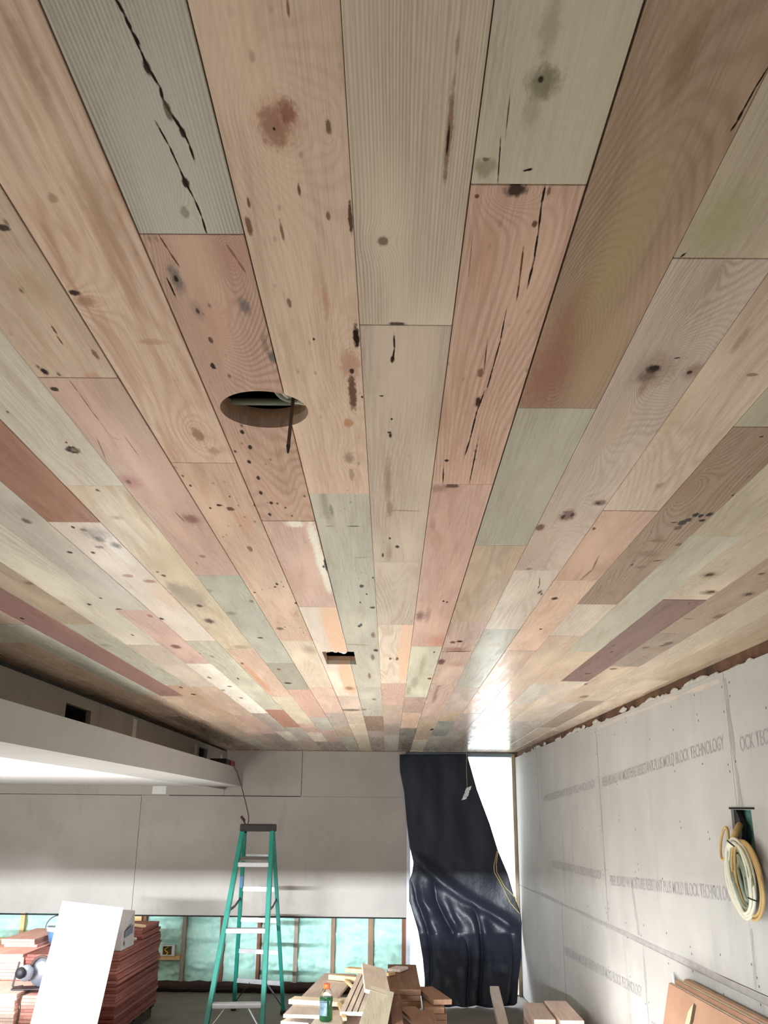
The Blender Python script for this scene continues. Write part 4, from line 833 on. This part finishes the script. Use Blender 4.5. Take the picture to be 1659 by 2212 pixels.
board_stack(-3.25, -2.87, 8.02, 9.3, 0.0, 30, 0.0224, 'red board, {} in the left stack behind the saw', 'red boards in the left stack', (240, 184, 170), 0.014)  # left and front stacks: bright daylight painted in as a paler red
board_stack(-3.20, -2.92, 8.4, 9.2, 0.672, 3, 0.022, 'short red board, {} of three on the left stack', 'short boards on the left stack', (236, 190, 176), 0.02)
board_stack(-2.66, -2.38, 7.46, 7.94, 0.0, 21, 0.0226, 'red board, {} in the low stack right of the saw cord', 'red boards in the low right front stack', (226, 170, 160), 0.010)
board_stack(-3.10, -2.67, 7.40, 7.95, 0.0, 22, 0.0224, 'red board coloured as if in bright daylight, {} in the low stack under the saw', 'red boards in the low left front stack', (246, 222, 210), 0.010)  # lightest of the stacks, its overexposure put into the board colour
SAWZ = 22 * 0.0224
# saw
sw = thing('circular_saw', 'grey circular saw with dark motor on the low red stack', 'saw', (-2.62, 7.62, SAWZ))
sc = onY(58, 2114, 7.62); sc.z = SAWZ + 0.115
obj('base_plate', MB().box((sc.x + 0.06, 7.62, SAWZ + 0.006), (0.30, 0.14, 0.006), Matrix.Rotation(0.15, 3, 'Z')), M_DKMETAL, sw)
obj('motor', MB().lathe([(0, -0.06), (0.035, -0.06), (0.048, -0.04), (0.052, 0.0), (0.055, 0.08), (0, 0.08)], (sc.x, 7.60, sc.z), 24, axis=(0.25, -1, 0)), M_SILVER, sw, smooth=True)
obj('motor_cap', MB().lathe([(0, 0), (0.034, 0.0), (0.040, 0.012), (0.036, 0.03), (0.014, 0.036), (0, 0.036)], (sc.x - 0.012, 7.52, sc.z + 0.005), 24, axis=(0.1, -1, 0)), plain('black_motor_cap', (34, 34, 40), 0.5, 0.2, 20), sw, smooth=True)
obj('blade_guard', MB().lathe([(0, -0.018), (0.098, -0.018), (0.104, 0.0), (0.098, 0.018), (0, 0.018)], (sc.x + 0.11, 7.64, SAWZ + 0.112), 32, axis=(0.2, -1, 0)), M_SILVER, sw, smooth=True)
obj('handle', MB().tube([Vector((sc.x + 0.03 + 0.075 * (1 - math.cos(f * PI)), 7.60, sc.z + 0.02 + 0.085 * math.sin(f * PI))) for f in [i / 12 for i in range(13)]], 0.011, 10), plain('brown_handle', (84, 62, 56), 0.5, 0.15, 14), sw, smooth=True)
obj('foot_bracket', MB().bar((sc.x - 0.085, 7.58, SAWZ + 0.02), (sc.x - 0.055, 7.58, SAWZ + 0.185), 0.014, 0.006, (0, -1, 0)).bar((sc.x - 0.085, 7.58, SAWZ + 0.016), (sc.x - 0.005, 7.56, SAWZ + 0.03), 0.014, 0.006, (0, 0, 1)), M_DKMETAL, sw)
cq = [onY(x, y, 7.27) for x, y in ((53, 2137), (48, 2150), (44, 2164), (43, 2185), (40, 2200), (36, 2214))]
cq[0] = Vector((cq[0].x, 7.40, SAWZ + 0.012)); cq[1].z = max(cq[1].z, SAWZ + 0.008)
sm = []
for i in range(len(cq) - 1):
    for f in (0, 0.5): sm.append(cq[i].lerp(cq[i + 1], f))
obj('cord', MB().tube(sm + [cq[-1]], 0.0045, 6), M_CORD, sw, smooth=True)
# white panels
TLp, TRp = onY(135, 1946, 7.86), onY(266, 1961, 7.90)
def foot(x0, y0, dxdy, Yt):            # follow an edge down to the floor at depth Yt
    r = 2300.0
    for _ in range(60): r += (onZ(x0 + dxdy * (r - y0), r, 0.004).y - Yt) * 60
    return onZ(x0 + dxdy * (r - y0), r, 0.004)
BLp, BRp = foot(135, 1946, -70 / 266, 6.95), foot(266, 1961, -56 / 251, 6.97)
nrm = (TRp - TLp).cross(BLp - TLp).normalized() * 0.018
wp = obj('white_panel', MB().hexa([BLp, BRp, BRp + nrm, BLp + nrm, TLp, TRp, TRp + nrm, TLp + nrm]), M_WHITE, loc=BLp)
tag(wp, 'tall white panel leaning askew against the red board stacks', 'panel')
w2 = obj('white_slab', MB().box((-3.60, 8.55, 0.30), (0.62, 1.2, 0.60), None, 0.006), M_WHITE, loc=(-3.60, 8.55, 0)); tag(w2, 'thick white slab standing left of the left red stack', 'slab')
w3 = obj('pale_beam', MB().box((-3.72, 8.75, 0.645), (0.80, 0.14, 0.088), Matrix.Rotation(-0.06, 3, 'Z'), 0.004), plain('pale_lumber', (240, 228, 204), 0.7, 0.05, 6, stretch=(1, 8, 8)), loc=(-3.72, 8.75, 0.602)); tag(w3, 'pale timber lying on the thick white slab at the left edge', 'timber')
# bucket behind the white panel
bk = thing('bucket', 'blue bucket with wire handle behind the white panel top', 'bucket', (-2.74, 8.72, 0.675))
bc = Vector((-2.80, 8.62, 0.690))
obj('bucket_body', MB().lathe([(0, 0.002), (0.085, 0.002), (0.105, 0.10), (0.098, 0.10), (0.08, 0.01), (0, 0.01)], bc, 24), M_BLUE, bk, smooth=True)
obj('bucket_rim', MB().lathe([(0.102, 0.085), (0.113, 0.09), (0.113, 0.125), (0.104, 0.125), (0.102, 0.085)], bc, 24), plain('grey_rim', (176, 190, 196), 0.5, 0.05, 8), bk, smooth=True)
obj('bucket_handle', MB().tube([bc + Vector((0.112 * math.cos(a2), -0.05, 0.115 + 0.10 * math.sin(a2))) for a2 in [PI * i / 14 for i in range(15)]], 0.004, 6), M_DKMETAL, bk)
# grey carton on the big stack
ct = thing('carton', 'grey carton with printed label on the tall red stack', 'carton', (-2.24, 8.22, zt))
cr = Matrix.Rotation(0.05, 3, 'Z')
obj('carton_body', MB().hexa([(-2.36, 8.02, zt + 0.002), (-2.112, 8.02, zt + 0.002), (-2.112, 8.42, zt + 0.002), (-2.36, 8.42, zt + 0.002), (-2.36, 8.02, zt + 0.16), (-2.112, 8.02, zt + 0.12), (-2.135, 8.46, zt + 0.26), (-2.36, 8.46, zt + 0.27)]), M_GREYPL, ct)
obj('label_print', MB().prism([(-2.1105, 8.10, zt + 0.085), (-2.1105, 8.34, zt + 0.10), (-2.1105, 8.34, zt + 0.165), (-2.1105, 8.10, zt + 0.135)], (0.001, 0, 0)).prism([(-2.1105, 8.10, zt + 0.03), (-2.1105, 8.13, zt + 0.03), (-2.1105, 8.13, zt + 0.06), (-2.1105, 8.10, zt + 0.06)], (0.001, 0, 0)), plain('blue_grey_print', (104, 108, 120), 0.7, 0.15, 30), ct)
sp1 = obj('trim_offcut', MB().bar((-2.40, 8.95, z2 + 0.02), (-2.13, 8.80, z2 + 0.012), 0.05, 0.02, (0, 0, 1), 0.002), plain('cream_offcut', (226, 206, 160), 0.7, 0.06, 7), loc=(-2.27, 8.88, z2)); tag(sp1, 'cream wood offcut on the far end of the tall red stack', 'offcut')
sp2 = obj('trim_offcut', MB().bar((-2.42, 8.62, zt + 0.012), (-2.16, 8.70, zt + 0.012), 0.04, 0.022, (0, 0, 1), 0.002), M_TAPE, loc=(-2.29, 8.66, zt)); tag(sp2, 'white trim offcut beside the grey carton on the red stack', 'offcut')
# electrical box between the studs
eb = thing('electrical_box', 'open white electrical box with yellow wires between the studs', 'electrical box', (-2.27, BACK + 0.0, 0.345))
e0, e1 = onY(352, 2042, BACK - 0.01), onY(370, 2065, BACK - 0.01)
ex0, ex1, ez0, ez1 = e0.x, e1.x, 0.340, e0.z
obj('box_shell', MB().span((ex0 - 0.01, BACK - 0.012, ez0), (ex0, BACK + 0.06, ez1)).span((ex1, BACK - 0.012, ez0), (ex1 + 0.03, BACK + 0.06, ez1)).span((ex0, BACK - 0.012, ez0), (ex1, BACK + 0.06, ez0 + 0.008)).span((ex0, BACK - 0.012, ez1 - 0.008), (ex1, BACK + 0.06, ez1)), M_TAPE, eb)
obj('box_inside', MB().span((ex0, BACK + 0.02, ez0), (ex1, BACK + 0.03, ez1)), plain('olive_inside', (92, 78, 28), 0.7, 0.2, 20), eb)
obj('wire', MB().tube([Vector((ex0 + 0.035 + 0.018 * math.sin(i * 0.9), BACK + 0.008, ez0 + 0.012 + i * 0.0085)) for i in range(10)], 0.0055, 6), plain('yellow_wire', (228, 196, 52), 0.5, 0.05, 10), eb, smooth=True)

# --- coil of cable at the cut-out in the right wall
cl = thing('cable_coil', 'coil of cream and yellow cable hanging from the right wall cut-out', 'cable', (wx(4.15) - 0.03, 4.15, 1.55))
def on_wall(px, py, dep):
    r = ray(px, py); n = Vector((1, (1.515 - 1.379) / (10.664 - 3.691), 0)); p = Vector((wx(4.2) - dep, 4.2, 0))
    return CAMP + r * (n.dot(p - CAMP) / n.dot(r))
rcl = random.Random(9)
def loop(cx, cy, a, b, tilt, dep, r, ph):
    pts = []
    for i in range(60):
        q = 2 * PI * i / 60; u = a * math.sin(q) * (1 + 0.03 * math.sin(2 * q + ph)); v = b * math.cos(q) * (1 + 0.05 * math.sin(3 * q + ph))
        pts.append(on_wall(cx + v * math.cos(tilt) + u * math.sin(tilt), cy - u * math.cos(tilt) + v * math.sin(tilt), dep + 0.006 * math.sin(2 * q + ph)))
    return MB().tube(pts, r, 8, closed=True)
for m, n, cx, cy, a, b, d0 in ((M_CBL_G, 10, 1605, 1898, 50, 7, 0.034), (M_CBL_G, 14, 1604, 1896, 66, 16, 0.036), (M_CBL_W, 8, 1599, 1897, 82, 24, 0.052), (M_CBL_Y, 8, 1617, 1899, 82, 25, 0.034)):
    for i in range(n):
        f = rcl.uniform(-6, 6)
        obj('loop', loop(cx + rcl.uniform(-3, 3), cy + rcl.uniform(-3, 3), a + f, b + f * 0.8, -0.20, d0 + rcl.uniform(-0.01, 0.014), 0.0062, rcl.uniform(0, 6)), m, cl, smooth=True)
obj('tail_loop', MB().tube([on_wall(1565 + 8 * math.cos(q) + 3 * math.sin(q), 1822 - 35 * math.sin(q), 0.03) for q in [2 * PI * i / 40 for i in range(40)]], 0.006, 8, closed=True), M_CBL_Y, cl, smooth=True)
obj('lead', MB().tube([on_wall(1600, 1780, -0.035), on_wall(1597, 1785, 0.0), on_wall(1590, 1800, 0.035), on_wall(1584, 1815, 0.05)], 0.015, 10), M_CBL_Y, cl, smooth=True)
obj('cable_tie', MB().tube([on_wall(1571, 1816, 0.066), on_wall(1578, 1822, 0.070), on_wall(1586, 1828, 0.066)], 0.003, 6), M_GAP, cl)
obj('cable_tie', MB().tube([on_wall(1616, 1939, 0.062), on_wall(1624, 1943, 0.066), on_wall(1636, 1947, 0.062)], 0.003, 6), M_GAP, cl)

# --- cardboard-faced sheets leaning at the right wall
def lean_sheet(y0, y1, off, h, th, label, m, edge):
    xb0, xt0 = wx(y0) - 0.24 - off, wx(y0) - 0.012 - off
    xb1, xt1 = wx(y1) - 0.24 - off, wx(y1) - 0.012 - off
    root = thing('leaning_sheet', label, 'cardboard sheet', (xb0, (y0 + y1) / 2, 0), 'sheets leaning at the right wall')
    obj('face', MB().hexa([(xb0 - th, y0, 0.001), (xb0 - th * 0.55, y0, 0.001), (xb1 - th * 0.55, y1, 0.001), (xb1 - th, y1, 0.001), (xt0 - th, y0, h), (xt0 - th * 0.55, y0, h), (xt1 - th * 0.55, y1, h), (xt1 - th, y1, h)]), m, root)
    obj('core', MB().hexa([(xb0 - th * 0.55, y0, 0.001), (xb0, y0, 0.001), (xb1, y1, 0.001), (xb1 - th * 0.55, y1, 0.001), (xt0 - th * 0.55, y0, h + 0.002), (xt0, y0, h + 0.002), (xt1, y1, h + 0.002), (xt1 - th * 0.55, y1, h + 0.002)]), edge, root)
    return root
M_EDGE = plain('pale_edge', (206, 198, 180), 0.85, 0.1, 14)
M_EDGE2 = plain('tan_edge', (150, 136, 118), 0.85, 0.12, 14)
lean_sheet(3.2, 5.02, 0.004, 0.985, 0.024, 'tan sheet nearest the wall in the leaning pack, lower right', M_CARD, M_EDGE2)
lean_sheet(3.2, 5.08, 0.032, 0.975, 0.020, 'brown middle sheet of the pack leaning at the right wall', M_CARD, M_EDGE)
fs = lean_sheet(3.2, 5.11, 0.060, 0.955, 0.018, 'brown front sheet with a torn slit, leaning at the right wall', M_CARD, M_EDGE)
yt = 4.72
xo = lambda z: wx(yt) - 0.24 - 0.060 - 0.018 + (0.24 - 0.012) * z / 0.955 - 0.0015
obj('torn_slit', MB().prism([(xo(0.93), yt + 0.0, 0.93), (xo(0.93), yt - 0.03, 0.925), (xo(0.86), yt - 0.02, 0.86), (xo(0.78), yt + 0.03, 0.78), (xo(0.7), yt + 0.05, 0.70), (xo(0.78), yt + 0.05, 0.78), (xo(0.86), yt + 0.012, 0.86)], (0.002, 0, 0)), plain('torn_dark', (86, 64, 44), 0.9, 0.2, 20), fs)
obj('torn_flap', MB().prism([(xo(0.93) - 0.002, yt + 0.004, 0.93), (xo(0.86) - 0.002, yt + 0.014, 0.86), (xo(0.72) - 0.002, yt + 0.052, 0.72), (xo(0.78) - 0.004, yt + 0.075, 0.80), (xo(0.88) - 0.004, yt + 0.045, 0.89)], (0.001, 0, 0)), plain('torn_paper', (206, 186, 152), 0.9, 0.06, 16), fs)
obj('hand_hole', MB().prism([(xo(0.84) + 0.001, yt - 0.33, 0.84), (xo(0.83) + 0.001, yt - 0.38, 0.85), (xo(0.8) + 0.001, yt - 0.37, 0.80), (xo(0.79) + 0.001, yt - 0.31, 0.79), (xo(0.74) + 0.001, yt - 0.32, 0.72), (xo(0.77) + 0.001, yt - 0.28, 0.77)], (0.001, 0, 0)), plain('dark_stain', (78, 54, 36), 0.9, 0.2, 20), fs)
pt = obj('paper_scrap', MB().grid(lambda u, v: Vector((wx(5.25) - 0.01 - 0.012 * u, 5.30 - 0.08 * u + 0.02 * v, 0.90 + 0.07 * v - 0.04 * u)), 3, 3), M_TAPE, loc=(wx(5.25), 5.26, 0.9), solid=0.002); tag(pt, 'small white paper scrap on the right wall by the leaning sheets', 'paper')

# --- offcut pile in the middle
po_c = {'pale': (236, 228, 216), 'cream': (240, 232, 206), 'grey': (212, 202, 194), 'pink': (216, 196, 184), 'brown': (136, 108, 88), 'yel': (230, 206, 160), 'dark': (104, 78, 62), 'mint': (236, 240, 224)}
def scrap(a, b, w, th, c, label, roll=0.0, name='offcut', group='offcuts on the pile', grooves=0):
    a = Vector(a); b = Vector(b); d = (b - a).normalized(); side_ = d.cross(Vector((0, 0, 1))).normalized()
    up = (Vector((0, 0, 1)) * math.cos(roll) + side_ * math.sin(roll))
    mb = MB().bar(a, b, w, th, up, 0.0015)
    o = obj(name, mb, WOOD_DULL, loc=(a + b) / 2)
    tag(o, label, 'offcut', group); wood_props(o, po_c[c], rb.uniform(0, 30), 0.15, 40, 0.02, 0.2)
    if grooves:
        x = d.cross(up).normalized(); z = x.cross(d)
        for i in range(grooves):
            f = (i + 1) / (grooves + 1) - 0.5
            g_ = obj('groove', MB().bar(a + x * w * f + z * th * 0.5, b + x * w * f + z * th * 0.5, 0.006, 0.0012, up), M_GAP, o)
    return o
# body of the pile: layered short boards (left, under the loose scraps) and a neater brown stack at the right
def layer_boards(x0, x1, y0, y1, z0, n, th, label, group, c, skew):
    z = z0; proto = None
    for i in range(n):
        loc = ((x0 + x1) / 2 + rb.uniform(-skew, skew), (y0 + y1) / 2 + rb.uniform(-skew, skew), z)
        if proto is None: o = obj('stacked_board', MB().box((loc[0], loc[1], z + th / 2), (x1 - x0, y1 - y0, th - 0.0015), None, 0.002), WOOD_DULL, loc=loc); proto = o
        else: o = copy_mesh_obj(proto, loc)
        o.rotation_euler = (0, 0, rb.uniform(-0.012, 0.012)); tag(o, nth(label, i, n), 'board', group)
        k = rb.uniform(0.86, 1.12); wood_props(o, tuple(min(255, v * k) for v in po_c[c]), rb.uniform(0, 30), 0.25, 40, 0.0, 0.4); z += th
    return z
layer_boards(-0.56, -0.22, 5.15, 6.3, 0.0, 20, 0.032, 'brown board, {} in the base under the left offcuts', 'base boards under the left offcuts', 'dark', 0.008)
layer_boards(-0.19, 0.03, 5.10, 6.5, 0.0, 20, 0.032, 'brown board, {} in the base under the bottle', 'base boards under the bottle', 'dark', 0.008)
layer_boards(0.065, 0.275, 5.50, 6.30, 0.0, 17, 0.036, 'brown board, {} in the middle stack of the pile', 'boards in the middle brown stack', 'brown', 0.009)
layer_boards(0.0, 0.21, 6.56, 7.62, 0.0, 19, 0.036, 'brown board, {} in the rear stack of the pile', 'boards in the rear brown stack', 'brown', 0.009)
layer_boards(0.235, 0.36, 6.40, 6.95, 0.0, 17, 0.036, 'brown board, {} in the right stack by the plastic', 'boards in the right brown stack', 'brown', 0.009)
PX = lambda x, y, z: onZ(x, y, z)
scrap(PX(636, 2212, 0.653), PX(706, 2172, 0.653), 0.16, 0.020, 'pale', 'pale short offcut at the front left corner of the pile')
scrap(PX(655, 2196, 0.694), PX(735, 2106, 0.694), 0.22, 0.018, 'grey', 'long greyish plank under the bottle end of the pile')
scrap(PX(630, 2160, 0.716), PX(738, 2166, 0.716), 0.11, 0.024, 'cream', 'cream thick offcut pointing left across the pile')
scrap(PX(694, 2230, 0.676), PX(745, 2158, 0.676), 0.16, 0.018, 'pale', 'pale wide board right under the bottle')
scrap(PX(770, 2225, 0.654), PX(800, 2172, 0.654), 0.20, 0.018, 'pink', 'pinkish board at the front right of the bottle')
scrap(PX(712, 2110, 0.722), PX(775, 2116, 0.722), 0.035, 0.03, 'yel', 'yellow stick lying across the rear of the pile')
scrap(PX(747, 2118, 0.715), PX(768, 2138, 0.715), 0.018, 0.018, 'yel', 'small yellow stick left of the grooved board')
scrap(PX(766, 2190, 0.715), PX(800, 2106, 0.735), 0.16, 0.020, 'pale', 'grooved pale board right of the bottle', 0.0, 'grooved_board', None, 4)
scrap(PX(745, 2202, 0.70), PX(733, 2168, 0.725), 0.022, 0.016, 'yel', 'thin yellow stick right beside the bottle')
scrap(PX(750, 2094, 0.755), PX(800, 2098, 0.755), 0.075, 0.026, 'yel', 'yellow block behind the folded pale boards')
scrap(PX(800, 2240, 0.745), PX(826, 2140, 0.765), 0.135, 0.020, 'mint', 'whitish board sloping down at the centre front of the pile', 0.25)
scrap(PX(816, 2148, 0.768), PX(806, 2090, 0.79), 0.155, 0.020, 'pale', 'pale grey board on top behind the whitish board', 0.25)
scrap(PX(846, 2092, 0.696), PX(873, 2094, 0.696), 0.16, 0.018, 'grey', 'grey offcut on the rear brown stack')
scrap((0.245, 6.92, 0.630), (0.345, 6.46, 0.630), 0.12, 0.030, 'brown', 'brown block on the right brown stack beside the plastic')
scrap((0.115, 6.22, 0.630), (0.245, 5.62, 0.630), 0.11, 0.030, 'brown', 'brown slanted block on the middle brown stack')
scrap(PX(836, 2105, 0.698), PX(850, 2102, 0.698), 0.03, 0.02, 'yel', 'tiny yellow stick on the rear brown stack')
scrap((0.050, 6.30, 0.675), (0.056, 5.55, 0.672), 0.06, 0.022, 'dark', 'dark board standing askew beside the whitish board', 0.5)
# bottle
bt = onY(705, 2196, 5.6); bz = 0.688
B0 = Vector((bt.x, 5.55, bz))
bo = thing('drink_bottle', 'clear bottle of green drink with an orange cap', 'bottle', B0)
sB = 0.0385
obj('bottle_shell', MB().lathe([(0, 0), (0.030, 0), (0.035, 0.006), (0.036, 0.045), (0.0325, 0.075), (0.0325, 0.082), (0.036, 0.098), (0.036, 0.112), (0.033, 0.130), (0.022, 0.150), (0.016, 0.158), (0.016, 0.163), (0, 0.163)], B0, 32), M_CLEAR, bo, smooth=True)
obj('drink', MB().lathe([(0, 0.002), (0.029, 0.002), (0.0335, 0.008), (0.0345, 0.045), (0.031, 0.075), (0.031, 0.082), (0.0345, 0.098), (0.0345, 0.113), (0, 0.113)], B0, 32), M_DRINK, bo, smooth=True)
lb = MB()
def lab_fn(u, v):
    a2 = -PI * 1.05 + u * PI * 0.62; z = 0.028 + 0.072 * v
    r = 0.0368 if (z < 0.05 or z > 0.096) else 0.0345
    return B0 + Vector((r * math.cos(a2), r * math.sin(a2), z))
obj('bottle_label', lb.grid(lab_fn, 20, 10), M_LABEL, bo, smooth=True)
obj('bottle_cap', MB().lathe([(0.0165, 0.155), (0.0185, 0.157), (0.0185, 0.176), (0.0165, 0.179), (0, 0.179)], B0, 28), M_ORANGE, bo, smooth=True)

# --- right foreground boards
g4 = scrap(onY(1068, 2137, 8.7), onY(1092, 2240, 7.3), 0.075, 0.05, 'grey', 'grey narrow timber lying in front of the black plastic', 0.0, 'timber', None)
SZ = 0.44
def short_stack(x0, x1, y0, y1, n, label, group):
    return layer_boards(x0, x1, y0, y1, 0.0, n, 0.034, label, group, 'pink', 0.012)
zA = layer_boards(1.00, 1.145, 7.0, 7.6, 0.0, 13, 0.034, 'pinkish board, {} in the left column of the corner stack', 'boards in the corner stack, left column', 'pink', 0.010)
zB = layer_boards(1.155, 1.315, 6.95, 7.65, 0.0, 13, 0.0345, 'pinkish board, {} in the right column of the corner stack', 'boards in the corner stack, right column', 'pink', 0.010)
layer_boards(0.66, 0.81, 7.0, 7.5, 0.0, 9, 0.034, 'reddish board, {} in the low stack left of the corner stack', 'boards in the low corner stack', 'dark', 0.010)
print('planks', n_planks)
